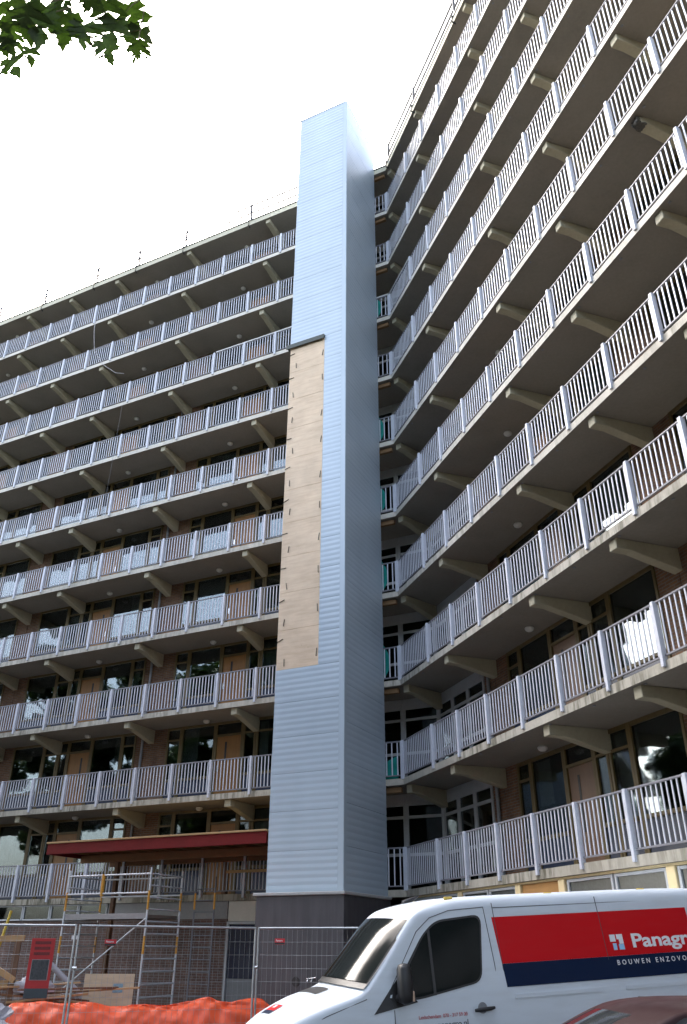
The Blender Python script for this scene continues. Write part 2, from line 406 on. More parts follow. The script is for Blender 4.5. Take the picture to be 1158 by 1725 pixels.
# ---- facade pieces.  x to the right, y inward, z from the walkway floor
HW = H - TH
def win_frame(w, mat, sill=True):
    def f():
        m = MB(); d0, d1 = -0.03, 0.07
        m.box(0, 0.075, d0, d1, 0, HW); m.box(w-0.075, w, d0, d1, 0, HW)
        m.box(0.075, w-0.075, d0+.004, d1, HW-0.09, HW); m.box(0.075, w-0.075, d0+.004, d1, 0, 0.09)
        if sill: m.box(0.075, w-0.075, d0-.03, d1, 0.80, 0.88)
        if w < 1.0: m.box(0.075, w-0.075, d0+.004, d1, 2.16, 2.22)
        return m.mesh('window', mat, bevel=0.006)
    return cached(('wf', round(w, 3), mat.name, sill), f)
rc = random.Random(3)
def add_window(w, k, s0, width, white=False, curtain=0.5):
    """s0 = the end of the window with the smaller x on the wing's local axis"""
    A = WING[w] @ T(s0, WALL, zk(k)+TH)
    o = ob('window', win_frame(width, M['frame']), A, bld)
    ob('pane', boxmesh('pane', (0.076, round(width-0.076, 3), 0.012, 0.02, 0.881, HW-0.091), M['glass']), A, o)
    pm = M['whitepanel'] if white else (M['palepanel'] if (k >= 7 and rc.random() < .6) else M['sillpanel'])
    ob('spandrel', boxmesh('spandrel', (0.076, round(width-0.076, 3), 0.0, 0.03, 0.091, 0.799), pm), A, o)
    if rc.random() < (curtain if k < 7 else .85):
        cw = width if rc.random() < .55 else width*rc.uniform(.3, .6)
        zb = 0.9 if rc.random() < .6 else rc.uniform(1.2, 1.6)
        x0 = 0.05 if rc.random() < .5 else width-cw+0.0
        def f(cw=cw, zb=zb):
            m = MB(); n = max(6, int(cw/0.07)); vs_ = []
            for i in range(n+1):
                yy = 0.14 + 0.022*math.sin(i*2.2) + 0.01*math.sin(i*0.7)
                vs_ += [(cw*i/n, yy, zb), (cw*i/n, yy, HW-0.1)]
            m.add(vs_, [(2*i, 2*i+2, 2*i+3, 2*i+1) for i in range(n)])
            return m.mesh('curtain', M['curtain'], smooth=60)
        ob('curtain', f(), A @ T(x0, 0, 0), o)
    return o
def door_mesh(w, mat):
    def f():
        m = MB(); m.box(0, 0.07, -0.03, 0.07, 0, HW); m.box(w-0.07, w, -0.03, 0.07, 0, HW)
        m.box(0.07, w-0.07, -0.028, 0.07, 2.14, 2.21); m.box(0.07, w-0.07, -0.028, 0.07, HW-0.08, HW); m.box(0.07, w-0.07, -0.028, 0.07, 0, 0.03)
        return m.mesh('door', M['frame'], bevel=0.006)
    return cached(('door', w, mat.name), f)
def add_door(w, k, s0, width, flip, mat=None):
    A = WING[w] @ T(s0, WALL, zk(k)+TH); mat = mat or M['door']
    o = ob('door', door_mesh(width, mat), A, bld)
    ob('door_leaf', boxmesh('door_leaf', (0.072, round(width-0.072, 3), 0.01, 0.05, 0.031, 2.139), mat, 0.004), A, o)
    ob('pane', boxmesh('pane', (0.072, round(width-0.072, 3), 0.012, 0.02, 2.211, HW-0.081), M['glass']), A, o)
    hx = width-0.2 if flip else 0.13
    ob('handle', boxmesh('handle', (0, 0.055, -0.03, 0.008, 0, 0.22), M['chrome'], 0.008), A @ T(hx, 0, 0.98), o)
    gx = width*0.58 if flip else width*0.36
    ob('door_glass', boxmesh('door_glass', (0, 0.075, 0.004, 0.012, 0, 1.15), M['black']), A @ T(gx, 0, 0.8), o)
def add_pier(w, k, s0, width):
    A = WING[w] @ T(s0, WALL, zk(k)+TH)
    ob('brick_pier', boxmesh('brick_pier', (0.002, round(width-0.002, 3), 0, 0.25, 0, HW), M['brick']), A, bld)
def lamp(w, k, s):
    def f():
        m = MB(); n = 12
        rings = [(0.10, 0), (0.115, -0.03), (0.10, -0.07), (0.06, -0.10), (0.0, -0.11)]
        vs_ = [(r*math.cos(2*math.pi*i/n), r*math.sin(2*math.pi*i/n), z) for r, z in rings for i in range(n)]
        m.add(vs_, [(j*n+i, j*n+(i+1)%n, (j+1)*n+(i+1)%n, (j+1)*n+i) for j in range(len(rings)-1) for i in range(n)])
        return m.mesh('ceiling_lamp', M['lamp'], smooth=40)
    par = walk[w, k+1] if k < 10 else roof[w]
    ob('ceiling_lamp', cached('lamp', f), lw(w, s, 1.05, zk(k+1)-0.003), par)

def wide_bay(w, k, sB, sD):
    """brick | narrow window | large window | door | sidelight, from the pier bracket (sB) to the door bracket (sD)"""
    d = 1 if sD > sB else -1
    parts = [('pier', .68), ('nar', .62), ('big', 1.42), ('door', 1.10), ('side', abs(sD-sB)-.68-.62-1.42-1.10)]
    s = sB
    for typ, width in parts:
        s2 = s + d*width; lo, hi = min(s, s2), max(s, s2)
        x0 = -hi if w == 'L' else lo
        white = (w == 'L' and (k == 5 or (k == 6 and rc.random() < .45))) and typ in ('big', 'side')
        if typ == 'pier': add_pier(w, k, x0, width)
        elif typ == 'door':
            add_door(w, k, x0, width, flip=(x0 < (-sB if w == 'L' else sB)) , mat=M['door'] if (w == 'L' or k > 3) else M['door2'])
        elif typ == 'side': add_window(w, k, x0, width, white, .2)
        else: add_window(w, k, x0, width, white, .55)
        s = s2
    lamp(w, k, sD - d*1.72)
def slim_bay(w, k, sD, sX):
    d = 1 if sX > sD else -1
    s = sD; tot = abs(sX-sD)
    for typ, width in (('nar', .72), ('big', tot-.72-.62), ('pier', .62)):
        s2 = s + d*width; lo, hi = min(s, s2), max(s, s2); x0 = -hi if w == 'L' else lo
        white = w == 'L' and (k == 5 or (k == 6 and rc.random() < .6)) and typ == 'big'
        if typ == 'pier': add_pier(w, k, x0, width)
        else: add_window(w, k, x0, width, white, .45)
        s = s2
def lobby(w, k):
    """white framed glazing of the stair lobby at the bend"""
    if w == 'L': xs_ = [-2.85, -1.75, -0.55, WALL*TN]
    else: xs_ = [-WALL*TN, 0.32, 1.3, 2.28]
    for i, (a, b) in enumerate(zip(xs_, xs_[1:])):
        wd = round(b-a-0.004, 3); A = WING[w] @ T(a, WALL, zk(k)+TH)
        def f(wd=wd):
            m = MB(); m.box(0, .08, -.03, .06, 0, 2.3); m.box(wd-.08, wd, -.03, .06, 0, 2.3)
            for z in (0, .95, 1.95): m.box(.08, wd-.08, -.026, .06, z, z+.08)
            m.box(0, wd, -.028, .06, 2.3, HW)
            return m.mesh('glazed_screen', M['whiteframe'], bevel=0.005)
        o = ob('glazed_screen', cached(('lob', wd), f), A, bld)
        ob('pane', boxmesh('pane', (.081, round(wd-.081, 3), .01, .018, .081, 2.299), M['glass']), A, o)
for k in range(1, 11):
    for w in 'LR': lobby(w, k)
    slim_bay('L', k, 5.8, 2.87)
    wide_bay('L', k, 10.15, 5.82); wide_bay('L', k, 10.15, 14.45)
    slim_bay('L', k, 14.47, 17.4); slim_bay('L', k, 20.3, 17.42); wide_bay('L', k, 24.65, 20.32)
    add_pier('L', k, -40.0, 15.34)
    add_pier('R', k, 2.29, 0.6); wide_bay('R', k, 2.90, 7.22); slim_bay('R', k, 7.24, 10.15); slim_bay('R', k, 13.05, 10.17)
    wide_bay('R', k, 17.4, 13.07)
    wide_bay('R', k, 17.42, 21.7); add_pier('R', k, 21.72, 11.2)
# rooms behind the windows: back wall, party walls
for w in 'LR':
    end = SL if w == 'L' else SRt; m = MB(); sg = -1 if w == 'L' else 1
    a, b = sorted((sg*end, -sg*DEEP*TN)); m.box(a, b, DEEP-0.12, DEEP, 0, zk(11))
    ob('back_wall', m.mesh('back_wall', M['interior']), WING[w], bld)
    for s in BR[w] + [end-0.1]:
        m = MB(); m.box(-0.09, 0.09, WALL+0.26, DEEP-0.12, 0, zk(11)); ob('party_wall', m.mesh('party_wall', M['interior']), lw(w, s, 0, 0), bld)
# downpipes at the brick piers
for w, s in (('L', 10.5), ('R', 2.62), ('L', 24.3)):
    m = MB(); m.tube([(0, 0, 0.1), (0, 0, zk(11))], 0.045, 10)
    ob('downpipe', m.mesh('downpipe', M['pipe'], smooth=50), lw(w, s, WALL-0.07, 0), bld)

# ---- ground floor
def gf_box(name, w, s0, s1, y0, y1, z0, z1, mat, parent=bld, bev=0.0):
    a, b = sorted((-s0, -s1)) if w == 'L' else sorted((s0, s1))
    m = MB(); m.box(a, b, y0, y1, z0, z1); return ob(name, m.mesh(name, mat, bevel=bev), WING[w], parent)
GW = 0.09                                                    # the ground floor stands flush under the slab edge
greypanel = plain('grey_fibre_panel', (0.30, 0.30, 0.30), 0.7, 0, .15, 2, .05); whitepnl = plain('offwhite_panel', (0.66, 0.63, 0.55), 0.6, 0, .1, 2, .03)
gf_box('ground_floor_wall', 'L', 5.56, SL, GW, GW+.25, 0, 2.42, M['darkbrick'])
gf_box('ground_floor_wall', 'L', 0.1, 4.46, GW, GW+.25, 0, 2.42, M['darkbrick'])
gf_box('fascia_panel', 'L', 5.56, 9.9, GW-.01, GW+.1, 2.425, Z1-.004, greypanel)
gf_box('fascia_panel', 'L', 4.46, 5.52, GW-.01, GW+.1, 2.36, Z1-.004, whitepnl)
s = 9.95
while s < SL-1.2:                                            # storage windows under the first walkway
    A = FL_ @ T(-s-1.14, GW, 2.43)
    m = MB(); m.box(0, .05, -.02, .06, 0, .44); m.box(1.09, 1.14, -.02, .06, 0, .44); m.box(.05, 1.09, -.018, .06, .40, .44); m.box(.05, 1.09, -.05, .06, 0, .045)
    o = ob('window', cached('sw', lambda: m.mesh('window', M['whiteframe'], bevel=.004)), A, bld)
    ob('pane', boxmesh('pane', (.051, 1.089, .01, .018, .046, .399), M['glass']), A, o); s += 1.16
# entrance door, blue black with a white frame
A = FL_ @ T(-5.53, GW-.02, 0)
m = MB(); m.box(0, .07, -.03, .1, 0, 2.35); m.box(.98, 1.05, -.03, .1, 0, 2.35); m.box(.07, .98, -.028, .1, 2.28, 2.35)
o = ob('door', m.mesh('door', M['whiteframe'], bevel=.005), A, bld); o['label'] = 'ground floor entrance door with white frame and dark blue upper glazing'
ob('door_leaf', boxmesh('door_leaf', (.072, .978, .02, .06, .01, .95), plain('grey_door', (.20, .21, .22), .5)), A, o)
ob('door_glass', boxmesh('door_glass', (.072, .978, .02, .06, .953, 2.278), plain('dark_blue_glazing', (.012, .018, .045), .12, 0, .1, 2, 0)), A, o)
# right wing ground floor: cream posts, dim windows, plywood
gf_box('ground_floor_wall', 'R', 0.1, SRt, GW+.02, GW+.25, 0, 2.0, M['darkbrick'])
gf_box('boarding', 'R', 5.72, 7.04, GW, GW+.03, 2.0, Z1-.05, wood('orange_plywood', (0.50, 0.26, 0.08), (1, 6, 10)))
gf_box('lintel', 'R', 0.1, SRt, GW-.03, GW+.2, Z1-.045, Z1-.004, M['cream'])
frost = plain('dim_window_film', (.07, .08, .075), .25, 0, .35, 4, .05)
for a, b in ((.2, 1.5), (1.55, 2.85), (3.1, 4.3), (4.35, 5.5), (7.35, 8.74), (8.79, 10.13), (10.38, 11.7), (11.75, 13.0), (13.3, 15), (15.05, 17), (17.6, 19.5)):
    A = FR_ @ T(a, GW, 2.0); wd = round(b-a, 3); hw = .825; m = MB()
    m.box(0, .06, -.02, .06, 0, hw); m.box(wd-.06, wd, -.02, .06, 0, hw); m.box(.06, wd-.06, -.018, .06, hw-.05, hw); m.box(.06, wd-.06, -.018, .06, 0, .06)
    o = ob('window', m.mesh('window', M['whiteframe'], bevel=.004), A, bld)
    ob('pane', boxmesh('pane', (.061, round(wd-.061, 3), .01, .018, .061, hw-.051), frost), A, o)
for s in (2.98, 5.61, 7.2, 10.255, 13.15, 17.3): gf_box('column', 'R', s-.105, s+.105, GW-.05, GW+.2, 0, Z1-.047, M['cream'], bev=.01)

# ------------------------------------------------------------------ roof safety rail
wire_m = plain('safety_wire', (0.06, 0.06, 0.06), 0.5, 0.5, .1, 5, 0)
rail_posts = {'L': [3.4, 6.75, 10.4, 13.2, 15.85, 19.3, 22.6, 25.6], 'R': [0.22, 2.93, 6.6, 10.2, 13.8, 17.4]}
for w in 'LR':
    sg = -1 if w == 'L' else 1
    guard = empty('roof_guardrail', WING[w] @ T(sg*rail_posts[w][0], 0.2, zk(11)+.31))
    tag(guard, 'thin dark guard rail along the roof of the wing %s' % ('with the red canopy and scaffold' if w == 'L' else 'rising above the white van') , 'guard rail', 'guard rails along the roof edge')
    for s in rail_posts[w]:
        m = MB(); m.tube([(0, 0.15, -.05), (0, 0.02, .18), (0, -0.03, .55), (0, -.03, 1.12)], .055, 6)
        m.tube([(0, 0.02, .18), (0, -.16, -.06), (0, -.16, -.36), (0, -.02, -.40)], .032, 6)
        ob('guard_post', cached('gp', lambda: m.mesh('guard_post', wire_m, smooth=50)), lw(w, s, 0.1, zk(11)+.31), guard)
    for zz in (.55, 1.05):
        m = MB(); pts = []
        P = rail_posts[w]
        for a, b in zip(P, P[1:]):
            for i in range(6): 
                t = i/6; pts.append((sg*(a+(b-a)*t), 0.08, zk(11)+.31+zz-.10*t*(1-t)))
        pts.append((sg*P[-1], .08, zk(11)+.31+zz))
        m.tube(pts, .042, 6); ob('wire', m.mesh('wire', wire_m), WING[w], guard)
# ------------------------------------------------------------------ clad tower
TW, TD, TZ0, TZ1 = 2.10, 2.66, 2.885, 32.09
PF = C0 + dL*2.645 + nL*2.66                                   # front left corner
tw = empty('lift_tower', T(PF.x, PF.y, 0))
tag(tw, 'tall narrow tower clad in ribbed silver blue metal panels on a dark grey plinth', 'tower')
FF = frame(PF, -dL, -nL)                                       # front: x right, y inward
FS = frame(PF - dL*TW, -nL, dL)                                # right flank: x inward, y to the left
FLk = frame(PF - nL*TD, nL, -dL)                               # left flank
m_, nt, b, out = newmat('silver_cladding')
b.inputs['Metallic'].default_value = 0.08
cn = noise(nt, coords(nt, (1, 1, .35), 'World'), 0.7, 4)
oi = nt.nodes.new('ShaderNodeObjectInfo')
c = ramp(nt, cn, [(0.3, (0.42, 0.50, 0.565)), (0.7, (0.47, 0.555, 0.625))])
c = mix(nt, 1.0, c, ramp(nt, oi.outputs['Random'], [(0, (.955,)*3), (1, (1, 1, 1))]), 'MULTIPLY')
nt.links.new(c, b.inputs['Base Color'])
b.inputs['Roughness'].default_value = 0.34
M['clad'] = m_
def rib_panel(wd, h):
    """ribbed sheet: front at y=0, ribs 14 mm deep, 1/6 m apart"""
    m = MB(); n = max(1, int(round(h*6))); p = h/n; zs_ = [(0.001, .016)]
    for i in range(n):
        z = i*p; zs_ += [(z+.004, .005), (z+.05, 0.0015), (z+p*.5, 0.0), (z+p-.05, 0.0015), (z+p-.004, .005)]
    zs_.append((h-.001, .016))
    vs_ = [(x, y, z) for z, y in zs_ for x in (0.004, wd-.004)]; N = len(zs_)
    f = [(2*i, 2*i+1, 2*i+3, 2*i+2) for i in range(N-1)]
    m.add(vs_, f); b = len(m.v)
    m.box(0.004, wd-.004, .018, .030, .003, h-.003)
    return m.mesh('cladding_panel', M['clad'])
def panels(Fr, x0, x1, z0, z1):
    n = int(round((z1-z0)/1.0)); h = (z1-z0)/n
    for i in range(n):
        me = cached(('rib', round(x1-x0, 3), round(h, 4)), lambda: rib_panel(x1-x0, h))
        ob('cladding_panel', me, Fr @ T(x0, -0.03, z0+i*h), tw)
core_m = plain('tower_core', (0.30, 0.30, 0.30), .8)
m = MB(); m.box(0.002, TW-.002, 0.002, TD-.012, 0, TZ1-.03); ob('core', m.mesh('core', core_m), FF, tw)
XP = TW - 0.77; ZP0, ZP1 = 8.50, 20.06
panels(FF, 0, TW-.13, TZ0, ZP0); panels(FF, 0, TW-.13, ZP1, TZ1); panels(FF, XP, TW-.13, ZP0, ZP1)
panels(FS, .11, TD-.02, TZ0, TZ1); panels(FLk, 0.02, TD-.03, TZ0, ZP0); panels(FLk, 0.02, TD-.03, ZP1, TZ1)
m = MB(); m.box(TW-.127, TW+.033, -.036, .0, TZ0, TZ1-.002); m.box(TW+.001, TW+.034, 0.0, .107, TZ0, TZ1-.002); ob('corner_trim', m.mesh('corner_trim', M['clad'], bevel=.004), FF, tw)
m = MB(); m.box(-.03, TW+.035, -.045, TD-.02, TZ1, TZ1+.03); ob('coping', m.mesh('coping', M['clad'], bevel=.006), FF, tw)
plym, nt, b, out = newmat('pale_plywood')
v = coords(nt, (1, 1, 9), 'World'); n1 = noise(nt, v, 1.6, 6, .62); n2 = noise(nt, coords(nt, kind='World'), 1.2, 4)
c = ramp(nt, n1, [(.25, (.66, .49, .33)), (.55, (.76, .59, .42)), (.8, (.80, .65, .47))])
c = mix(nt, 1.0, c, ramp(nt, n2, [(.3, (.84, .83, .82)), (.7, (1.04, 1.04, 1.04))]), 'MULTIPLY')
sp = noise(nt, coords(nt, kind='World'), 16, 3); c = mix(nt, ramp(nt, sp, [(.70, (0,)*3), (.76, (.55,)*3)]), c, (.25, .17, .10))
nt.links.new(c, b.inputs['Base Color']); b.inputs['Roughness'].default_value = .75; bump(nt, b, n1, .1, .01)
nsh = 10; hh = (ZP1-ZP0)/nsh; rp = random.Random(5)
for i in range(nsh):
    sm = boxmesh('plywood_sheet', (.004, round(XP-.004, 3), -.018, 0, .003, round(hh-.003, 3)), plym, .002)
    ob('plywood_sheet', sm, FF @ T(0, -rp.uniform(0, .004), ZP0+i*hh), tw)
    ob('plywood_sheet', boxmesh('plywood_side', (.02, TD-.03, -.016, 0, .003, round(hh-.003, 3)), plym), FLk @ T(0, 0, ZP0+i*hh), tw)
clip_m = plain('dark_clip', (.05, .04, .03), .6)
def clip(x, z, a, l):
    m = MB(); m.box(-.006, .006, -.022, 0, -l/2, l/2); m.box(-.004, .022, -.024, -.012, -l/2-.01, -l/2+.008)
    ob('clip', m.mesh('clip', clip_m), FF @ T(x, -.02, z) @ Matrix.Rotation(a, 4, 'Y'), tw)
for i in range(nsh):
    zc = ZP0 + i*hh
    clip(.22 + rp.uniform(-.04, .04), zc+.18+rp.uniform(0, .2), rp.uniform(-.15, .15), .20)
    clip(XP-.06, zc+.3+rp.uniform(0, .3), rp.uniform(-.1, .25), .22)
    clip(.10, zc+.75+rp.uniform(0, .2), 1.35+rp.uniform(-.2, .2), .18)
flash_m = plain('green_flashing', (.045, .055, .045), .4, .3)
m = MB(); m.box(-.13, XP+.01, -.10, 0.0, 0, .09); m.box(-.13, XP+.01, -.11, -.09, -.09, .09); m.box(-.13, -.03, -.10, .35, -.02, .05)
ob('flashing', m.mesh('flashing', flash_m, bevel=.006), FF @ T(0, 0, ZP1-.06), tw)
# plinth
plinth_m, nt, b, out = newmat('dark_plinth')
v = coords(nt, kind='World'); n1 = noise(nt, v, 1.6, 6, .6); n2 = noise(nt, coords(nt, (5, 5, .5), 'World'), 1.2, 5, .6)
c = ramp(nt, n1, [(.25, (.055, .052, .058)), (.7, (.080, .075, .082))]); c = mix(nt, .4, c, ramp(nt, n2, [(.35, (.04, .037, .043)), (.7, (.105, .10, .105))]))
nt.links.new(c, b.inputs['Base Color']); b.inputs['Roughness'].default_value = .6; bump(nt, b, n1, .1, .01)
m = MB(); m.box(-.20, TW+.10, -.14, TD-.03, 0, TZ0-.075); ob('plinth', m.mesh('plinth', plinth_m, bevel=.01), FF, tw)
capc = concrete('plinth_cap', (.42, .42, .41), stain_shade=False)
m = MB(); m.box(-.27, TW+.14, -.19, TD-.03, TZ0-.074, TZ0-.002); ob('plinth_cap', m.mesh('plinth_cap', capc, bevel=.012), FF, tw)
m = MB(); m.tube([(0, -.155, 0), (0, -.138, 0)], .10, 20); ob('wall_opening', m.mesh('wall_opening', M['black'], smooth=40), FF @ T(.98, 0, 1.02), tw)
m = MB(); m.tube([(0, 0, 0), (0, -.12, .0), (0, -.16, -.05)], .018, 8); m.tube([(.1, 0, 0), (.1, -.12, 0), (.1, -.16, -.05)], .018, 8); m.tube([(-.06, -.08, .0), (.18, -.08, .03)], .014, 8)
ob('wall_tap', m.mesh('wall_tap', M['chrome'], smooth=50), FF @ T(1.36, -.14, 1.08), tw)
m = MB(); m.tube([(0, 0, 0), (0, 0, 2.6)], .012, 6)

# ------------------------------------------------------------------ teal nets hanging in the gap beside the tower
net_m = plain('teal_net', (0.0, 0.20, 0.17), .8, 0, .3, 8, .2)
netlab = {8: 'uppermost', 6: 'second', 5: 'third', 4: 'fourth', 3: 'fifth', 2: 'lowest'}
for k in netlab:
    m = MB(); n, r = 10, 8; vs_ = []
    for i in range(n+1):
        t = i/n
        for j in range(r+1):
            q = j/r
            if k == 2: edge = .07 + (1-q)*0.02; zz = t*(0.62*(1-.55*(1-q)) + .03); s_ = .95 - q*.78; 
            else: zz = .02+t*1.25; s_ = .95 - q*(.95 - (.60 - .26*math.sin(math.pi*min(1, t*1.05))))
            vs_.append((-s_, .075+.02*math.sin(9*t+5*q) + (-.10*math.sin(math.pi*t)*q if k != 2 else 0)*0, zz))
    m.add(vs_, [(i*(r+1)+j, i*(r+1)+j+1, (i+1)*(r+1)+j+1, (i+1)*(r+1)+j) for i in range(n) for j in range(r)])
    o = ob('debris_net', m.mesh('debris_net', net_m, smooth=60), FL_ @ T(0, 0, zk(k)+TH))
    sol = o.modifiers.new('thick', 'SOLIDIFY'); sol.thickness = .006
    tag(o, '%s teal net bulging behind the railing beside the silver tower' % netlab[k], 'net', 'teal nets beside the tower')

# ------------------------------------------------------------------ red canopy between the tower and the scaffold
red_m = plain('red_fascia_paint', (0.17, 0.014, 0.014), .6, 0, .2, 2, .05, spec=.2)
tim_m = wood('new_timber', (0.46, 0.29, 0.13), (1, 12, 12)); dtim = wood('dark_timber', (0.13, 0.062, 0.028), (10, 10, 1))
cz = 4.37
can = empty('entrance_canopy', FL_ @ T(-6.4, -1.3, 0)); tag(can, 'flat timber entrance canopy with dark red fascia beside the tower', 'canopy')
def cbox(name, s0, s1, o0, o1, z0, z1, mat, bev=.004):
    m = MB(); m.box(-s1, -s0, -o1, -o0, z0, z1); return ob(name, m.mesh(name, mat, bevel=bev), FL_, can)
cbox('deck', 2.72, 10.12, -.30, 2.70, cz-.045, cz, tim_m)
cbox('fascia', 2.72, 10.10, 2.60, 2.66, cz-.33, cz-.047, red_m); cbox('fascia', 10.04, 10.10, -.28, 2.598, cz-.33, cz-.047, red_m)
jm = wood('joist_timber', (0.24, 0.12, 0.05), (12, 1, 12))
for i in range(12): cbox('joist', 2.9+i*.62, 2.96+i*.62, -.25, 2.59, cz-.25, cz-.048, jm)
for o_ in (.0, 1.3): cbox('beam', 2.75, 10.03, o_-.09, o_, cz-.46, cz-.253, jm)
for s_ in (5.72, 9.45): cbox('canopy_post', s_-.07, s_+.07, -.17, -.03+.0, Z1+TH, cz-.255 if False else cz-.462, dtim)
cbox('canopy_post', 8.55, 8.67, 1.2, 1.32, 0, cz-.462, dtim)
cbox('rail_board', 2.8, 5.6, .012, .05, Z1+.72, Z1+.80, tim_m)

# ------------------------------------------------------------------ scaffold
ylw = plain('orange_yellow_tube', (0.60, 0.28, 0.03), .45); alu = plain('aluminium_tube', (0.58, 0.60, 0.63), .5, .25, .15, 5, .03)
shaded_alu = plain('shaded_aluminium', (0.17, 0.175, 0.19), .6, .1, .2, 5, .03)  # aluminium tone darkened to paint in the shade on the ladder frame
sca = empty('scaffold', FL_ @ T(-7.4, -2.3, 0)); tag(sca, 'aluminium rolling scaffold with ladder end frames and yellow collars under the red canopy', 'scaffold')
def tubeo(name, pts, r, mat, par, A, n=10):
    m = MB(); m.tube(pts, r, n); return ob(name, m.mesh(name, mat, smooth=50), A, par)
def legs(par, A, zt, band=True):
    o = tubeo('leg', [(0, 0, .12), (0, 0, zt)], .026, alu, par, A)
    for z in ((1.55, 1.95), (2.55, 3.0)) if band else ():
        if z[1] < zt: tubeo('collar', [(0, 0, z[0]), (0, 0, z[1])], .029, ylw, o, A)
    m = MB(); m.tube([(0, -.02, .07), (0, .02, .07)], .07, 14); ob('castor', m.mesh('castor', M['black'], smooth=50), A, o)
OF, OR_ = 3.0, 1.62
SX = (5.97, 8.75)
for s_ in SX:
    for of in (OF, OR_): legs(sca, FL_ @ T(-s_, -of, 0), 3.55)
    for i in range(12):
        z = .32+.28*i; tubeo('rung', [(-s_, -OF+.02, z), (-s_, -OR_-.02, z)], .021, alu, sca, FL_)
for of in (OF, OR_):
    for z in (2.95, 3.4): tubeo('guard_rail', [(-SX[0], -of, z), (-SX[1], -of, z)], .022, plain('white_tube', (.66, .66, .68), .4) if z else 0, sca, FL_)
    tubeo('ledger', [(-SX[0], -of, .35), (-SX[1], -of, .35)], .02, alu, sca, FL_)
tubeo('brace', [(-SX[0], -OF-.03, 2.35), (-SX[1]+.35, -OF-.03, .75)], .02, alu, sca, FL_)
m = MB(); m.box(-SX[1]+.03, -SX[0]-.03, -OF+.05, -OR_-.05, 2.36, 2.44); ob('platform', m.mesh('platform', wood('scaffold_deck', (.16, .13, .11)), bevel=.004), FL_, sca)
m = MB(); m.box(-SX[1]+.03, -SX[0]-.03, -OF-.01, -OF+.02, 2.34, 2.47); ob('toe_board', m.mesh('toe_board', plain('toe_board_grey', (.30, .28, .28), .6), bevel=.003), FL_, sca)
tubeo('gate_post', [(-7.55, -OF, 2.9), (-7.55, -OF, 3.42)], .045, ylw, sca, FL_)
lad = empty('ladder_frame', FL_ @ T(-5.3, -1.45, 0)); tag(lad, 'single aluminium ladder frame standing in the shade beside the scaffold', 'ladder')
for s_ in (4.98, 5.62):
    tubeo('stile', [(-s_, -1.45, 0), (-s_, -1.45, 3.4)], .024, shaded_alu, lad, FL_)
    tubeo('collar', [(-s_, -1.45, 2.6), (-s_, -1.45, 3.0)], .029, ylw, lad, FL_)
for i in range(11): tubeo('rung', [(-4.99, -1.45, .3+.28*i), (-5.61, -1.45, .3+.28*i)], .015, shaded_alu, lad, FL_)

# ------------------------------------------------------------------ site fence of mesh panels
wire2 = plain('fence_wire', (0.30, 0.32, 0.34), .45, .6, .15, 6, 0)
fence_pts = [(-8.75, 16.9), (-5.02, 17.45), (-1.72, 18.95), (1.62, 17.9), (5.0, 17.0)]
fdesc = ['hung with a red notice board', 'between the red notice board and the tower plinth', 'standing across the dark tower plinth', 'hidden mostly behind the white van']
for i, (a, b) in enumerate(zip(fence_pts, fence_pts[1:])):
    a, b = Vector((*a, 0)), Vector((*b, 0)); d = (b-a); Ln = d.length-.07; d.normalize()
    A = frame(a, d, Vector((-d.y, d.x, 0)))
    p = empty('wire_fence', A); tag(p, 'galvanised wire mesh site fence ' + fdesc[i], 'fence', 'mesh site fences')
    zt = 2.08
    m = MB(); m.tube([(0, 0, .08), (0, 0, zt)], .021, 10); ob('upright', m.mesh('upright', M['steel'], smooth=50), A, p); ob('upright', m.mesh('upright', M['steel'], smooth=50), A @ T(Ln, 0, 0), p)
    m = MB(); m.tube([(.02, 0, zt-.02), (Ln-.02, 0, zt-.02)], .021, 10); ob('top_tube', m.mesh('top_tube', M['steel'], smooth=50), A, p)
    m = MB(); m.tube([(.02, 0, .16), (Ln-.02, 0, .16)], .021, 10); ob('bottom_tube', m.mesh('bottom_tube', M['steel'], smooth=50), A, p)
    m = MB(); n = int(Ln/.105)
    for j in range(1, n): m.tube([(Ln*j/n, .0, .17), (Ln*j/n, .0, zt-.03)], .0022, 4, cap=False)
    for j in range(1, 8): m.tube([(.02, .006, .16+.235*j), (Ln-.02, .006, .16+.235*j)], .0022, 4, cap=False)
    o = ob('mesh_wires', m.mesh('mesh_wires', wire2), A, p); o['kind'] = 'stuff'
    ft = ob('concrete_block', boxmesh('concrete_block', (-.11, .11, -.33, .33, 0, .13), concrete('foot_concrete', (.32, .31, .30), stain_shade=False), .02), A @ T(-.03, 0, ground_h(a.x, a.y)))
    tag(ft, 'concrete foot block of the fence ' + fdesc[i], 'block', 'feet of the site fence')
    cl = MB(); cl.tube([(-.05, -.03, 0), (.03, -.03, 0)], .03, 10)
    ob('clamp', cl.mesh('clamp', M['chrome'], smooth=50), A @ T(0, 0, 1.35), p)
    if i in (1, 2):
        S = A @ T(Ln*(.14 if i == 1 else .11), -.02, 1.72 if i == 1 else 1.76)
        sg = ob('fence_sign', boxmesh('fence_sign', (0, .22, -.004, .004, 0, .11), plain('sign_red', (.55, .02, .03), .4), .001), S)
        tag(sg, 'small red and black company sign on the fence ' + ('left of the scaffold brace' if i == 1 else 'before the tower plinth'), 'sign', 'small red signs on the fence')
        ob('sign_band', boxmesh('sign_band', (0.002, .218, -.0065, -.0045, .004, .038), M['black']), S, sg)
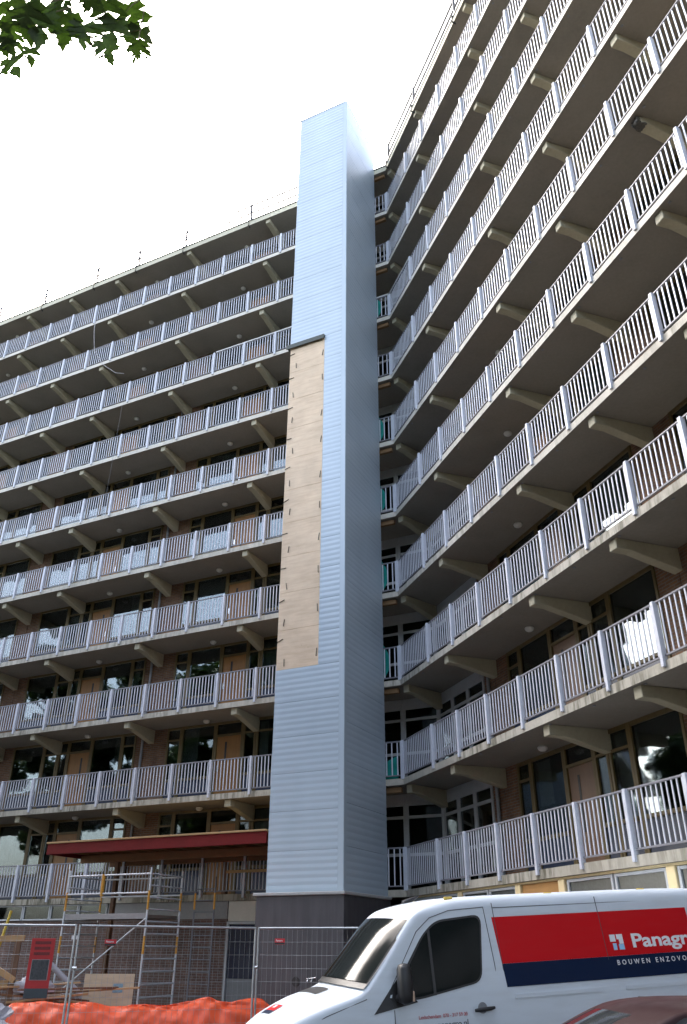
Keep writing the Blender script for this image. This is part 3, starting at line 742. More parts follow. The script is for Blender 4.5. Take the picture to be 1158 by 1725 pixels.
def text_mesh(body, size, mat, bold=0.0, spacing=1.0, ext=.001):
    c = bpy.data.curves.new('lettering', 'FONT'); c.body = body; c.size = size; c.extrude = ext; c.offset = bold; c.space_character = spacing; c.resolution_u = 3
    t = bpy.data.objects.new('tmp', c); COL.objects.link(t)
    dg = bpy.context.evaluated_depsgraph_get(); me = bpy.data.meshes.new_from_object(t.evaluated_get(dg))
    bpy.data.objects.remove(t); me.materials.clear(); me.materials.append(mat); return me
white_ink = plain('white_lettering', (.78, .78, .80), .5, 0, .03, 5, 0); black_ink = plain('dark_lettering', (.03, .03, .04), .5, 0, .03, 5, 0)
UP = Matrix.Rotation(R_(90), 4, 'X')
for sg in [o for o in bpy.data.objects if o.name.startswith('fence_sign')]:
    ob('lettering', text_mesh('Panagro', .045, white_ink, .0008), WM[sg] @ T(.025, -.005, .058) @ UP, sg)
# red notice board on the left fence panel
a, b = Vector((-8.75, 16.9, 0)), Vector((-5.02, 17.45, 0)); d = (b-a).normalized(); A = frame(a, d, Vector((-d.y, d.x, 0)))
S = A @ T(2.93, -.03, .86)
nb = ob('notice_board', boxmesh('notice_board', (0, .43, -.01, .01, 0, .98), plain('board_red', (.42, .018, .02), .5, 0, .15), .003), S)
tag(nb, 'tall red notice board with dark picture hung on the mesh fence', 'notice board')
ob('dark_strip', boxmesh('dark_strip', (.002, .428, -.014, -.0105, .002, .16), plain('strip_dark', (.04, .05, .06), .5)), S, nb)
ob('picture', boxmesh('picture', (.07, .37, -.015, -.0105, .30, .62), plain('dark_picture', (.055, .055, .06), .6, 0, .9, 30), 0), S, nb)
for i in range(3): ob('print_line', boxmesh('print_line', (.07, .36, -.013, -.0105, 0, .05), plain('print_dark_red', (.16, .012, .014), .5, 0, .5, 40) if i == 0 else bpy.data.materials['print_dark_red']), S @ T(0, 0, .70+.09*i), nb)
m = MB(); m.box(.06, .38, -.013, -.0105, .29, .63); ob('picture_border', m.mesh('picture_border', plain('border_grey', (.25, .23, .24), .6)), S, nb)
# ------------------------------------------------------------------ orange tarpaulin over a heap
tarp_m, nt, b, out = newmat('orange_tarpaulin')
n1 = noise(nt, coords(nt, kind='World'), 2.5, 5); c = ramp(nt, n1, [(.3, (.66, .075, .022)), (.7, (.76, .11, .035))]); nt.links.new(c, b.inputs['Base Color']); b.inputs['Roughness'].default_value = .42; b.inputs['Specular IOR Level'].default_value = .3
bump(nt, b, noise(nt, coords(nt, kind='World'), 7, 3), .12, .02)
from mathutils import noise as mn
m = MB(); nx_, ny_ = 120, 36; vs_ = []
pa, pb = Vector((-6.75, 18.75, 0)), Vector((-1.30, 20.3, 0)); dd = pb-pa; L_ = dd.length; dd.normalize(); nn = Vector((dd.y, -dd.x, 0))
for i in range(nx_+1):
    t = i/nx_
    top = .66 + .06*math.sin(t*9) + .10*mn.noise(Vector((t*7, 3, 0))) + (.09*math.exp(-((t-.72)/.05)**2)) - .22*max(0, t-.93)/.07 - .30*max(0, .03-t)/.03
    for j in range(ny_+1):
        q = j/ny_*2-1
        sh = (1-abs(q)**2.4)
        z = top*sh; off = q*.62
        P = pa + dd*(t*L_) + nn*off
        w_ = mn.noise(Vector((t*26+q*3, q*2.2, 1.7)))*.045 + abs(mn.noise(Vector((t*9-q*3.2, q*2.0, 5.1))))*.13 + mn.noise(Vector((t*60, q*6, 2)))*.008
        P = P + nn*w_*(1 if q > -.5 else .3); z = max(.004+.01*abs(w_), z + w_*.5*sh)
        vs_.append((P.x, P.y, z))
m.add(vs_, [(i*(ny_+1)+j, (i+1)*(ny_+1)+j, (i+1)*(ny_+1)+j+1, i*(ny_+1)+j+1) for i in range(nx_) for j in range(ny_)])
tp = ob('tarpaulin', m.mesh('tarpaulin', tarp_m, smooth=50)); tag(tp, 'crumpled bright orange tarpaulin covering a long heap behind the fence', 'tarpaulin')
# ------------------------------------------------------------------ building waste at the left
rw = random.Random(11)
planks = [wood('plank_pale', (.42, .27, .13)), wood('plank_brown', (.24, .13, .06)), wood('plank_dark', (.15, .085, .05))]
heap = MB(); nr, na = 10, 40; vs_ = [(0, 0, .80)]
for i in range(1, nr+1):
    for j in range(na):
        a_ = 2*math.pi*j/na; r = i/nr; k_ = .80*(1-r**1.5) + .12*mn.noise(Vector((r*3*math.cos(a_), r*3*math.sin(a_), 4)))*(1 if i < nr else 0)
        vs_.append((2.0*r*math.cos(a_), .8*r*math.sin(a_), max(0, k_)))
heap.add(vs_, [(0, 1+j, 1+(j+1)%na) for j in range(na)] + [(1+(i-1)*na+j, 1+i*na+j, 1+i*na+(j+1)%na, 1+(i-1)*na+(j+1)%na) for i in range(1, nr) for j in range(na)])
hp = ob('rubble_heap', heap.mesh('rubble_heap', plain('rubble', (.16, .11, .08), .9, 0, .6, 9, .6), smooth=60), T(-6.45, 20.9, 0) @ Matrix.Rotation(R_(12), 4, 'Z')); tag(hp, 'brown heap of building rubble behind the orange tarpaulin', 'rubble')
plab = ['longest pale', 'short brown', 'dark grey brown', 'broken pale', 'thin brown', 'thick pale', 'crooked brown', 'splintered dark', 'flat pale', 'wide brown', 'narrow dark', 'topmost pale']
for i in range(12):
    ln = rw.uniform(.7, 2.2); A = T(-6.85+rw.uniform(-.7, 1.3), 20.35+rw.uniform(-.15, .45), .62+.035*i+rw.uniform(0, .03)) @ Matrix.Rotation(R_(12+rw.uniform(-24, 24)), 4, 'Z') @ Matrix.Rotation(rw.uniform(-.10, .10), 4, 'Y')
    m = MB(); m.box(-ln/2, ln/2, -.07, .07, -.018, .018)
    tag(ob('plank', m.mesh('plank', planks[i % 3], bevel=.003), A), plab[i] + ' waste plank lying on the rubble heap', 'plank', 'waste planks on the heap')
def crumple(name, rx, ry, rz, mat, A, seed):
    m = MB(); nu, nv = 26, 14; vs_ = []
    for i in range(nv+1):
        ph = math.pi/2*i/nv
        for j in range(nu):
            a_ = 2*math.pi*j/nu; p = Vector((math.cos(a_)*math.cos(ph), math.sin(a_)*math.cos(ph), math.sin(ph)))
            k_ = 1 + .35*mn.noise(p*2.3+Vector((seed, 0, 0))) + .22*abs(mn.noise(p*6+Vector((0, seed, 0))))
            vs_.append((p.x*rx*k_, p.y*ry*k_, p.z*rz*k_))
    m.add(vs_, [(i*nu+j, i*nu+(j+1)%nu, (i+1)*nu+(j+1)%nu, (i+1)*nu+j) for i in range(nv) for j in range(nu)])
    return ob(name, m.mesh(name, mat, smooth=35), A)
film = plain('clear_film', (.36, .36, .40), .35, 0, .25, 5, .25)
tag(crumple('plastic_sheet', .80, .5, .66, film, T(-6.95, 18.5, 0), 3), 'crumpled pale plastic sheet lying beside the orange tarpaulin', 'plastic sheet')
tag(crumple('plastic_bag', .42, .25, .30, film, T(-6.65, 20.3, .84), 8), 'torn whitish plastic film on top of the waste planks', 'plastic film')
m = MB(); m.tube([(-7.05, 21.6, 1.55), (-5.6, 21.5, .45)], .065, 12); tag(ob('drain_pipe', m.mesh('drain_pipe', plain('grey_pvc', (.30, .29, .32), .4), smooth=50)), 'grey plastic pipe leaning down onto the rubble heap', 'pipe')
A = T(-5.85, 21.2, 0) @ Matrix.Rotation(R_(10), 4, 'Z') @ Matrix.Rotation(R_(-12), 4, 'X')
bd = ob('sheet_board', boxmesh('sheet_board', (0, 1.12, 0, .02, 0, 1.18), wood('board_cream', (.50, .40, .27), (1, 3, 5)), .003), A); tag(bd, 'pale leaning sheet of board with a small blue label beside the scaffold', 'board')
ob('sticker', boxmesh('sticker', (.66, .88, -.004, -.001, .80, .98), plain('sticker_blue', (.18, .30, .36), .6, 0, .4, 30)), A, bd)
tr = empty('timber_trestle', T(-7.9, 20.2, 0)); tag(tr, 'rough timber trestle with cross beams behind the red notice board', 'trestle')
def beam(p, q, w_=.06, mat=None):
    p, q = Vector(p), Vector(q); d = q-p; A = T(*p) @ d.to_track_quat('X', 'Z').to_matrix().to_4x4()
    m = MB(); m.box(0, d.length, -w_/2, w_/2, -w_, w_); ob('beam', m.mesh('beam', mat or planks[0], bevel=.005), A, tr)
beam((-9.1, 20.2, 1.82), (-7.0, 20.2, 1.86)); beam((-8.5, 20.15, 1.80), (-7.05, 20.15, 1.05)); beam((-9.0, 20.25, .95), (-7.0, 20.25, 1.0)); beam((-7.12, 20.2, 0), (-7.12, 20.2, 1.80), .07, planks[2]); beam((-8.9, 20.2, 0), (-8.9, 20.2, 1.76), .07, planks[2])
m = MB(); m.tube([(-8.0, 20.6, .0), (-7.55, 20.6, 2.42)], .03, 10); tag(ob('yellow_prop', m.mesh('yellow_prop', plain('yellow_paint', (.62, .46, .06), .5), smooth=50)), 'yellow steel prop standing behind the timber trestle', 'prop')
pp = ob('paper_notice', boxmesh('paper_notice', (0, .28, -.004, .0, 0, .16), plain('paper_white', (.60, .60, .64), .8)), FL_ @ T(-11.22, GW-.002, 1.90)); tag(pp, 'white paper notice fixed to the dark brick ground floor wall', 'notice')
# loose cable hanging from the top floors of the left wing
m = MB(); cp = [(15.2, 28.35), (15.15, 27.5), (14.9, 26.3), (14.2, 25.2), (13.3, 24.4), (12.8, 24.2)]
m.tube([(-s_, -.09, z) for s_, z in cp], .012, 6); cb = ob('loose_cable', m.mesh('loose_cable', plain('cable_grey', (.35, .35, .36), .5), smooth=60), FL_); tag(cb, 'looped grey cable hanging down over two upper walkway railings', 'cable')
m = MB(); m.tube([(-12.62, -.06, 22.4), (-12.65, -.06, 19.5), (-12.7, -.06, 17.0)], .006, 5); tag(ob('thin_cord', m.mesh('thin_cord', plain('cord_dark', (.12, .12, .12), .6)), FL_), 'thin dark cord hanging straight between two middle walkways', 'cord')

# ------------------------------------------------------------------ vehicles: bodies as smooth skins over a side profile
def lerp(pts, x):
    if x <= pts[0][0]: return pts[0][1]
    for (a, b), (c_, d_) in zip(pts, pts[1:]):
        if x <= c_: return b + (d_-b)*(x-a)/(c_-a)
    return pts[-1][1]
def smoothpts(pts, it=2):
    for _ in range(it):
        q = [pts[0]]
        for (a, b), (c_, d_) in zip(pts, pts[1:]): q += [(a*.75+c_*.25, b*.75+d_*.25), (a*.25+c_*.75, b*.25+d_*.75)]
        pts = q + [pts[-1]]
    return pts
class Body:
    def __init__(s, prof, width, bulge, crown, tumble, ztum, zb, r, ustart, uend, step):
        s.prof, s.width, s.bulge, s.crown = smoothpts(prof, 2), width, bulge, crown
        s.tumble, s.ztum, s.zb, s.r, s.u0, s.u1, s.step = tumble, ztum, zb, r, ustart, uend, step
    def Y(s, u, z): return lerp(s.width, u) - s.tumble*max(0, z-s.ztum)
    def top(s, u, t):
        """height of the upper skin, t = -1..1 across"""
        k = 1-t*t
        return lerp(s.prof, u - s.bulge(u)*k) + s.crown(u)*k
    def mesh(s, name, mat):
        m = MB(); us = [s.u0 + i*s.step for i in range(int((s.u1-s.u0)/s.step)+1)]
        rows = []
        for u in us:
            r = s.r(u); edge = max(s.zb+.05, lerp(s.prof, u)); zt = max(s.zb+.02, edge - r)
            row = []
            for i in range(13):
                z = s.zb + (zt-s.zb)*i/12; y = s.Y(u, z) - .035*max(0, 1-(z-s.zb)/.25); row.append((y, z))
            yt = row[-1][0]
            for i in range(1, 5):
                th = math.pi/2*i/4; y = yt - r*(1-math.cos(th)); row.append((y, zt + (s.top(u, y/max(.01, lerp(s.width, u)))-zt)*math.sin(th)))
            y1 = row[-1][0]
            for i in range(1, 11):
                y = y1*(1-i/10); row.append((y, max(s.zb+.03, s.top(u, y/lerp(s.width, u)))))
            full = [(u, y, z) for y, z in row] + [(u, -y, z) for y, z in row[-2::-1]]
            rows.append(full)
        n = len(rows[0]); m.v = [p for r_ in rows for p in r_]
        m.f = [(i*n+j, (i+1)*n+j, (i+1)*n+j+1, i*n+j+1) for i in range(len(rows)-1) for j in range(n-1)]
        m.f += [(i*n+n-1, (i+1)*n+n-1, (i+1)*n, i*n) for i in range(len(rows)-1)]
        m.f += [tuple(range(n)), tuple(range((len(rows)-1)*n, len(rows)*n))[::-1]]
        m.m = [0]*len(m.f)
        return m.mesh(name, mat, smooth=38)
    def patch(s, name, mat, p0, p1, tmax, lift=.008, nu=16, nt_=24, tpow=None):
        """a pane lying on the upper skin between profile stations p0 and p1"""
        m = MB(); vs_ = []
        for i in range(nu+1):
            q = p0+(p1-p0)*i/nu
            for j in range(nt_+1):
                t = (j/nt_*2-1)*(tmax if not tpow else lerp(tpow, q)); k = 1-t*t
                u = q + s.bulge(q)*k; z = lerp(s.prof, q) + s.crown(q)*k; w_ = lerp(s.width, u) - s.tumble*max(0, z-s.ztum)
                sl = (lerp(s.prof, q+.02)-lerp(s.prof, q-.02))/.04; nl = math.hypot(sl, 1)
                vs_.append((u - sl/nl*lift, t*w_, z + lift/nl))
        m.add(vs_, [(i*(nt_+1)+j, (i+1)*(nt_+1)+j, (i+1)*(nt_+1)+j+1, i*(nt_+1)+j+1) for i in range(nu) for j in range(nt_)])
        return m.mesh(name, mat, smooth=60)
    def side(s, name, mat, poly, lift=.004, thick=.006, sgn=1, div=1):
        """flat pane or sticker following the side; poly of (u, z)"""
        pts = []
        for (a, b), (c_, d_) in zip(poly, poly[1:]+poly[:1]):
            for i in range(div): pts.append((a+(c_-a)*i/div, b+(d_-b)*i/div))
        m = MB(); n = len(pts)
        o_ = [(u, sgn*(s.Y(u, z)+lift+thick), z) for u, z in pts]; i_ = [(u, sgn*(s.Y(u, z)+lift-.02), z) for u, z in pts]
        m.add(o_+i_, [tuple(range(n)), tuple(range(2*n-1, n-1, -1))] + [(k, (k+1) % n, n+(k+1) % n, n+k) for k in range(n)])
        return m.mesh(name, mat)
    def line(s, name, mat, pts, r=.006, sgn=1):
        m = MB(); m.tube([(u, sgn*(s.Y(u, z)+.001), z) for u, z in pts], r, 6); return m.mesh(name, mat, smooth=60)
def rounded(poly, rad, n=5):
    out_ = []
    for i, p in enumerate(poly):
        a, b, c_ = Vector(poly[i-1]), Vector(p), Vector(poly[(i+1) % len(poly)])
        d1, d2 = (a-b), (c_-b); k = min(rad, d1.length*.45, d2.length*.45); p1, p2 = b+d1.normalized()*k, b+d2.normalized()*k
        for j in range(n+1):
            t = j/n; q = p1*(1-t)**2 + b*2*t*(1-t) + p2*t*t; out_.append((q.x, q.y))
    return out_
def wheel(A, par, r=.34, w=.22):
    o = None
    m = MB(); n = 28; rings = [(r*.66, -w/2), (r*.95, -w/2), (r, -w/2+.03), (r, w/2-.03), (r*.95, w/2), (r*.66, w/2)]
    m.add([(rr*math.cos(2*math.pi*i/n), y, rr*math.sin(2*math.pi*i/n)) for rr, y in rings for i in range(n)], [(j*n+i, j*n+(i+1) % n, ((j+1) % 6)*n+(i+1) % n, ((j+1) % 6)*n+i) for j in range(6) for i in range(n)])
    o = ob('wheel', m.mesh('wheel', M['black'], smooth=40), A, par)
    m = MB()
    m.tube([(0, -w/2+.03, 0), (0, w/2-.03, 0)], r*.655, 24)
    for k in range(6):
        a_ = math.pi/3*k; m.tube([(r*.1*math.cos(a_), w/2-.02, r*.1*math.sin(a_)), (r*.6*math.cos(a_), w/2-.02, r*.6*math.sin(a_))], .025, 6)
        m.tube([(r*.1*math.cos(a_), -w/2+.02, r*.1*math.sin(a_)), (r*.6*math.cos(a_), -w/2+.02, r*.6*math.sin(a_))], .025, 6)
    ob('rim', m.mesh('rim', M['steel'], smooth=40), A, o)

# ---- the white van
th = R_(16); vf = Vector((-math.cos(th), -math.sin(th), 0)); vn = Vector((math.sin(th), -math.cos(th), 0))
VP_ = Vector((2.5, 12.0, 0)) - vn*0.995
VM = frame(VP_, vf, vn) @ T(0, 0, -.055) @ Matrix.Rotation(.055, 4, 'Y')
van = empty('delivery_van', VM); tag(van, 'white panel van with red and dark blue company band parked before the tower', 'van')
white_p = carpaint('white_van_paint', (.60, .655, .71), .45, .16); seam_m = plain('panel_gap', (.05, .05, .055), .6); vglass = glassmat('van_glass', (.20, .22, .22), .02, 1.0)
vred = carpaint('van_red', (.56, .007, .012), .4, .02, .03, .12); vblue = carpaint('van_blue', (.003, .013, .046), .4, .01, .03, .12)
vb = Body([(-3.35, 2.05), (-3.3, 2.25), (-3.15, 2.35), (-2.6, 2.385), (.3, 2.385), (.85, 2.37), (1.2, 2.31), (1.40, 2.235), (1.50, 2.15), (2.12, 1.475), (2.24, 1.385), (2.6, 1.30), (3.0, 1.18), (3.22, 1.06), (3.34, .92), (3.42, .70), (3.46, .36)],
          [(-3.36, .93), (-3.2, .985), (-2.6, .995), (1.8, .995), (2.4, .98), (2.9, .945), (3.3, .86), (3.55, .72), (3.8, .52)],
          lambda u: lerp([(.2, 0), (1.2, .18), (1.6, .28), (2.6, .30), (3.5, .30)], u), lambda u: lerp([(0, .055), (1.4, .05), (2.2, .07), (2.9, .07), (3.4, .02)], u),
          .10, 1.35, .34, lambda u: lerp([(0, .13), (1.2, .10), (1.45, .05), (2.2, .04), (3.0, .07), (3.8, .10)], u), -3.36, 3.77, .035)
ob('body', vb.mesh('body', white_p), VM, van)
dsg = plain('dark_side_glass', (.010, .013, .013), .09, 0, .1, 2, 0, spec=.12)
ws = ob('windscreen', vb.patch('windscreen', dsg, 1.50, 2.13, .89, .035, tpow=[(1.5, .94), (2.13, .95)]), VM, van)
ob('windscreen_edge', vb.patch('windscreen_edge', M['black'], 1.475, 2.20, .9, .026, tpow=[(1.47, .965), (2.2, .97)]), VM, van)
for sgn in (1, -1):
    wp = rounded([(.545, 2.195), (1.20, 2.15), (1.40, 2.00), (1.93, 1.30), (1.55, 1.285), (.66, 1.43)], .13)
    ob('window_seal', vb.side('window_seal', M['black'], wp, .001, .003, sgn), VM, van)
    wi = rounded([(.57, 2.17), (1.19, 2.125), (1.385, 1.985), (1.85, 1.335), (1.55, 1.31), (.68, 1.45)], .12)
    ob('side_window', vb.side('side_window', dsg, wi, .003, .004, sgn), VM, van)
    ob('window_bar', vb.side('window_bar', M['black'], [(1.30, 2.06), (1.335, 2.04), (1.335, 1.32), (1.30, 1.325)], .004, .008, sgn), VM, van)
    ob('mirror_triangle', vb.side('mirror_triangle', M['black'], [(2.12, 1.17), (1.55, 1.265), (1.80, 1.52), (1.90, 1.42)], .002, .006, sgn), VM, van)
    # side bands with a slanted front
    us_ = [.40-.29*i for i in range(14)]
    for nm, z0, z1, mt in (('red_band', 1.61, 2.15, vred), ('blue_band', 1.35, 1.609, vblue)):
        f0 = lambda z: .325 + (z-1.35)*.095
        ob(nm, vb.side(nm, mt, [(f0(z0), z0), (f0(z1), z1), (-2.62, z1), (-2.62, z0)], .0, .003, sgn), VM, van)
    for pts in ([(1.86, .5), (1.86, 1.2)], [(1.86, 1.22), (1.93, 1.36), (1.48, 2.03), (1.28, 2.18), (1.0, 2.255), (.5, 2.275)], [(.5, 2.275), (.455, 1.6), (.44, .5)], [(.37, 2.32), (.345, 1.6), (.33, .5)], [(-1.2, 2.34), (-1.215, 1.6), (-1.22, .5)], [(.36, 2.262), (-3.2, 2.258)], [(2.2, 1.335), (2.7, 1.19), (3.2, .98)]):
        ob('panel_gap', vb.line('panel_gap', seam_m, pts, .005, sgn), VM, van)
    m = MB()
    for x0, x1 in ((.22, -1.05), (-1.4, -3.0)):
        pr = rounded([(x0, 2.235), (x1, 2.235), (x1, 2.165), (x0, 2.165)], .05)
        ob('pressed_panel', vb.side('pressed_panel', white_p, pr, -.002, .006, sgn), VM, van)
        pr = rounded([(x0, 1.27), (x1, 1.27), (x1, 1.22), (x0+.02, 1.22)], .03)
        ob('side_crease', vb.side('side_crease', white_p, pr, -.004, .014, sgn), VM, van)
    hy = sgn*(vb.Y(.68, 1.13))
    m = MB(); m.tube([(.82, hy+sgn*.03, 1.13), (.76, hy+sgn*.055, 1.135), (.62, hy+sgn*.055, 1.14), (.55, hy+sgn*.03, 1.145)], [.016, .024, .024, .016], 10)
    hd = ob('door_handle', m.mesh('door_handle', M['black'], smooth=50), VM, van)
    m = MB(); m.tube([(.70, hy-sgn*.005, 1.15), (.70, hy+sgn*.006, 1.15)], .062, 18); ob('handle_recess', m.mesh('handle_recess', plain('recess_grey', (.20, .21, .23), .5), smooth=40), VM, hd)
    # wing mirror
    m = MB(); nu = 14; vs_ = []
    secs = [(1.26, .30), (1.29, .85), (1.36, 1.0), (1.52, .98), (1.63, .92), (1.68, .7), (1.695, .25)]
    for z, k_ in secs:
        for j in range(nu):
            a_ = 2*math.pi*j/nu; cx_, sx_ = math.cos(a_), math.sin(a_)
            ex = math.copysign(abs(cx_)**.6, cx_); ey = math.copysign(abs(sx_)**.6, sx_)
            vs_.append((1.76+ex*.085*k_, sgn*(1.15+ey*.105*k_), z))
    m.add(vs_, [(i*nu+j, i*nu+(j+1) % nu, (i+1)*nu+(j+1) % nu, (i+1)*nu+j) for i in range(len(secs)-1) for j in range(nu)] + [tuple(range(nu))[::-1], tuple((len(secs)-1)*nu+j for j in range(nu))])
    mr = ob('wing_mirror', m.mesh('wing_mirror', M['black'], smooth=60), VM, van)
    m = MB(); m.tube([(1.80, sgn*.97, 1.33), (1.78, sgn*1.12, 1.31)], .045, 10); ob('mirror_arm', m.mesh('mirror_arm', M['black'], smooth=50), VM, mr)
    m = MB(); m.box(1.675, 1.70, sgn*1.20, sgn*1.245, 1.29, 1.40) if sgn > 0 else m.box(1.675, 1.70, -1.245, -1.20, 1.29, 1.40); ob('indicator', m.mesh('indicator', plain('clear_orange', (.55, .38, .28), .2), bevel=.008), VM, mr)
    m = MB(); m.box(*(sorted((sgn*.60, sgn*.86)) and (3.25, 3.50) + tuple(sorted((sgn*.55, sgn*.80)))), .78, 1.0); ob('headlight', m.mesh('headlight', plain('headlight_lens', (.55, .57, .6), .1), bevel=.05), VM, van)
    for u_ in (2.72, -1.6): wheel(VM @ T(u_, sgn*.86, .34), van)
    for k_ in (1.1, -.9, -2.6):
        m = MB(); vs_ = []
for u_ in (.9, -.6, -2.1):
    for sgn in (1, -1):
        m = MB(); m.box(u_-.06, u_+.06, sgn*.70-.02, sgn*.70+.02, 2.385, 2.425); ob('roof_mount', m.mesh('roof_mount', plain('yellow_cap', (.55, .40, .08), .5), bevel=.01), VM, van)
m = MB(); m.tube([(1.28, .0, 2.375), (1.18, 0, 2.42), (1.05, 0, 2.47)], [.05, .035, .008], 10); ob('roof_antenna', m.mesh('roof_antenna', M['black'], smooth=50), VM, van)
m = MB(); m.box(3.42, 3.80, -.62, .62, .34, .62); ob('front_bumper', m.mesh('front_bumper', M['black'], bevel=.06), VM, van)
m = MB(); m.box(3.5, 3.76, -.42, .42, .70, .90); ob('grille', m.mesh('grille', M['black'], bevel=.03), VM, van)
def hood_patch(name, mat, quad, lift):
    """quad of (profile u, y) corners on the bonnet skin"""
    m = MB(); n = 8; vs_ = []
    for i in range(n+1):
        for j in range(n+1):
            a_, b_ = i/n, j/n
            u = (quad[0][0]*(1-a_)+quad[1][0]*a_)*(1-b_) + (quad[3][0]*(1-a_)+quad[2][0]*a_)*b_
            y = (quad[0][1]*(1-a_)+quad[1][1]*a_)*(1-b_) + (quad[3][1]*(1-a_)+quad[2][1]*a_)*b_
            vs_.append((u, y, vb.top(u, y/lerp(vb.width, u))+lift))
    m.add(vs_, [(i*(n+1)+j, (i+1)*(n+1)+j, (i+1)*(n+1)+j+1, i*(n+1)+j+1) for i in range(n) for j in range(n)])
    return m.mesh(name, mat, smooth=60)
ob('bonnet_vent', hood_patch('bonnet_vent', M['black'], [(2.52, .42), (2.70, .42), (2.78, -.25), (2.62, -.25)], .006), VM, van)
em = ob('bonnet_emblem', hood_patch('bonnet_emblem', vred, [(3.08, .26), (3.20, .26), (3.24, -.06), (3.12, -.06)], .008), VM, van)
ob('emblem_band', hood_patch('emblem_band', vblue, [(3.20, .26), (3.26, .26), (3.30, -.06), (3.24, -.06)], .009), VM, em)
ob('emblem_mark', hood_patch('emblem_mark', white_ink, [(3.115, .14), (3.165, .14), (3.175, .06), (3.125, .06)], .010), VM, em)
# lettering on the side that faces the camera
SIDE = lambda u, z: VM @ T(u, vb.Y(u, z)+.006, z) @ frame(Vector((0, 0, 0)), Vector((-1, 0, 0)), Vector((0, -1, 0))) @ Matrix.Rotation(-math.atan(.10) if z > 1.35 else 0, 4, 'X') @ UP
ob('lettering', text_mesh('Panagro', .232, white_ink, .0055, .98), SIDE(-1.62, 1.70) @ Matrix.Scale(1.5, 4, (1, 0, 0)), van)
ob('lettering', text_mesh('BOUWEN ENZOVOORT', .082, white_ink, .0008, 1.75), SIDE(-1.33, 1.505), van)
ob('lettering', text_mesh('Leidschendam  070 - 317 59 00', .054, plain('red_lettering', (.45, .05, .05), .5), .0003, .95), SIDE(1.56, 1.085), van)
ob('lettering', text_mesh('www.panagro.nl', .105, plain('grey_lettering', (.10, .11, .13), .5), .0003, .95), SIDE(1.56, .975), van)
lg = []
for (x0, x1, z0, z1, mt) in ((0, .085, .10, .185, white_ink), (.105, .20, .125, .185, white_ink), (.135, .20, .07, .124, white_ink), (.03, .085, 0, .08, 'b'), (.12, .20, 0, .068, 'b')):
    m = MB(); m.box(x0, x1, 0, .002, z0, z1)
    mt = plain('logo_blue', (.30, .55, .80), .5, 0, .05) if mt == 'b' else mt
    ob('logo_mark', m.mesh('logo_mark', mt), SIDE(-1.30, 1.68) @ UP.inverted(), van)

# ---- the dark red car close to the camera
ch = R_(6); cf = Vector((-math.cos(ch), -math.sin(ch), 0)); cn_ = Vector((math.sin(ch), -math.cos(ch), 0))
CM = frame(Vector((3.12, 8.0, -.02)), cf, cn_)
car = empty('parked_car', CM); tag(car, 'dark red car parked close by, only its roof and window tops showing', 'car')
red_p = carpaint('maroon_paint', (.024, .008, .009), .4, .05, .05, .2)
kb = Body([(-2.15, .60), (-2.1, .85), (-1.9, 1.05), (-1.35, 1.26), (-.9, 1.32), (0, 1.335), (.45, 1.315), (.72, 1.25), (1.35, .95), (1.5, .91), (2.0, .82), (2.2, .70), (2.28, .35)],
          [(-2.2, .68), (-1.8, .82), (-1, .86), (1.2, .86), (1.9, .78), (2.4, .58)], lambda u: lerp([(-.5, 0), (.5, .10), (1.2, .18), (2.3, .2)], u), lambda u: lerp([(-1.5, .03), (0, .04), (1.3, .05), (2.3, .02)], u),
          .34, .92, .22, lambda u: lerp([(-2, .05), (0, .03), (1.2, .04), (2.2, .08)], u), -2.15, 2.47, .04)
ob('body', kb.mesh('body', red_p), CM, car)
cglass = glassmat('car_glass', (.45, .5, .5), .02, 1.3)
dglass = plain('car_side_glass', (.03, .035, .04), .06, 0, .1, 2, 0, spec=.8)
ob('windscreen', kb.patch('windscreen', dglass, .76, 1.36, .8, .010, tpow=[(.76, .80), (1.36, .88)]), CM, car)
ob('rear_window', kb.patch('rear_window', dglass, -1.80, -1.38, .7, .010), CM, car)
for sgn in (1, -1):
    ob('window_trim', kb.side('window_trim', M['black'], rounded([(.60, 1.275), (-.95, 1.30), (-1.45, .94), (1.18, .93)], .08), .002, .004, sgn), CM, car)
    for pl in ([(.56, 1.262), (.02, 1.284), (.02, .95), (1.08, .95)], [(-.03, 1.284), (-.90, 1.282), (-1.30, .96), (-.03, .95)]):
        ob('side_window', kb.side('side_window', dglass, rounded(pl, .05), .004, .004, sgn), CM, car)
    for pts in ([(1.1, .3), (1.05, .93)], [(0, .3), (0, .94)], [(-1.0, .4), (-1.0, .94)]): ob('panel_gap', kb.line('panel_gap', seam_m, pts, .004, sgn), CM, car)
    m = MB(); m.box(.92, 1.08, *sorted((sgn*.88, sgn*1.04)), .93, 1.07); ob('wing_mirror', m.mesh('wing_mirror', red_p, bevel=.035), CM, car)
    m = MB(); m.box(2.05, 2.27, *sorted((sgn*.45, sgn*.68)), .58, .72); ob('headlight', m.mesh('headlight', bpy.data.materials['headlight_lens'], bevel=.04), CM, car)
    for u_ in (1.45, -1.25): wheel(CM @ T(u_, sgn*.74, .31), car, .31, .19)
    ob('roof_rail', (lambda mm: (mm.tube([(.35, sgn*.60, 1.335), (-.9, sgn*.62, 1.325)], .012, 8), mm.mesh('roof_rail', M['black'], smooth=50))[1])(MB()), CM, car)
m = MB(); m.tube([(-.9, .0, 1.34), (-1.2, 0, 1.7)], .004, 6); ob('antenna', m.mesh('antenna', M['black']), CM, car)

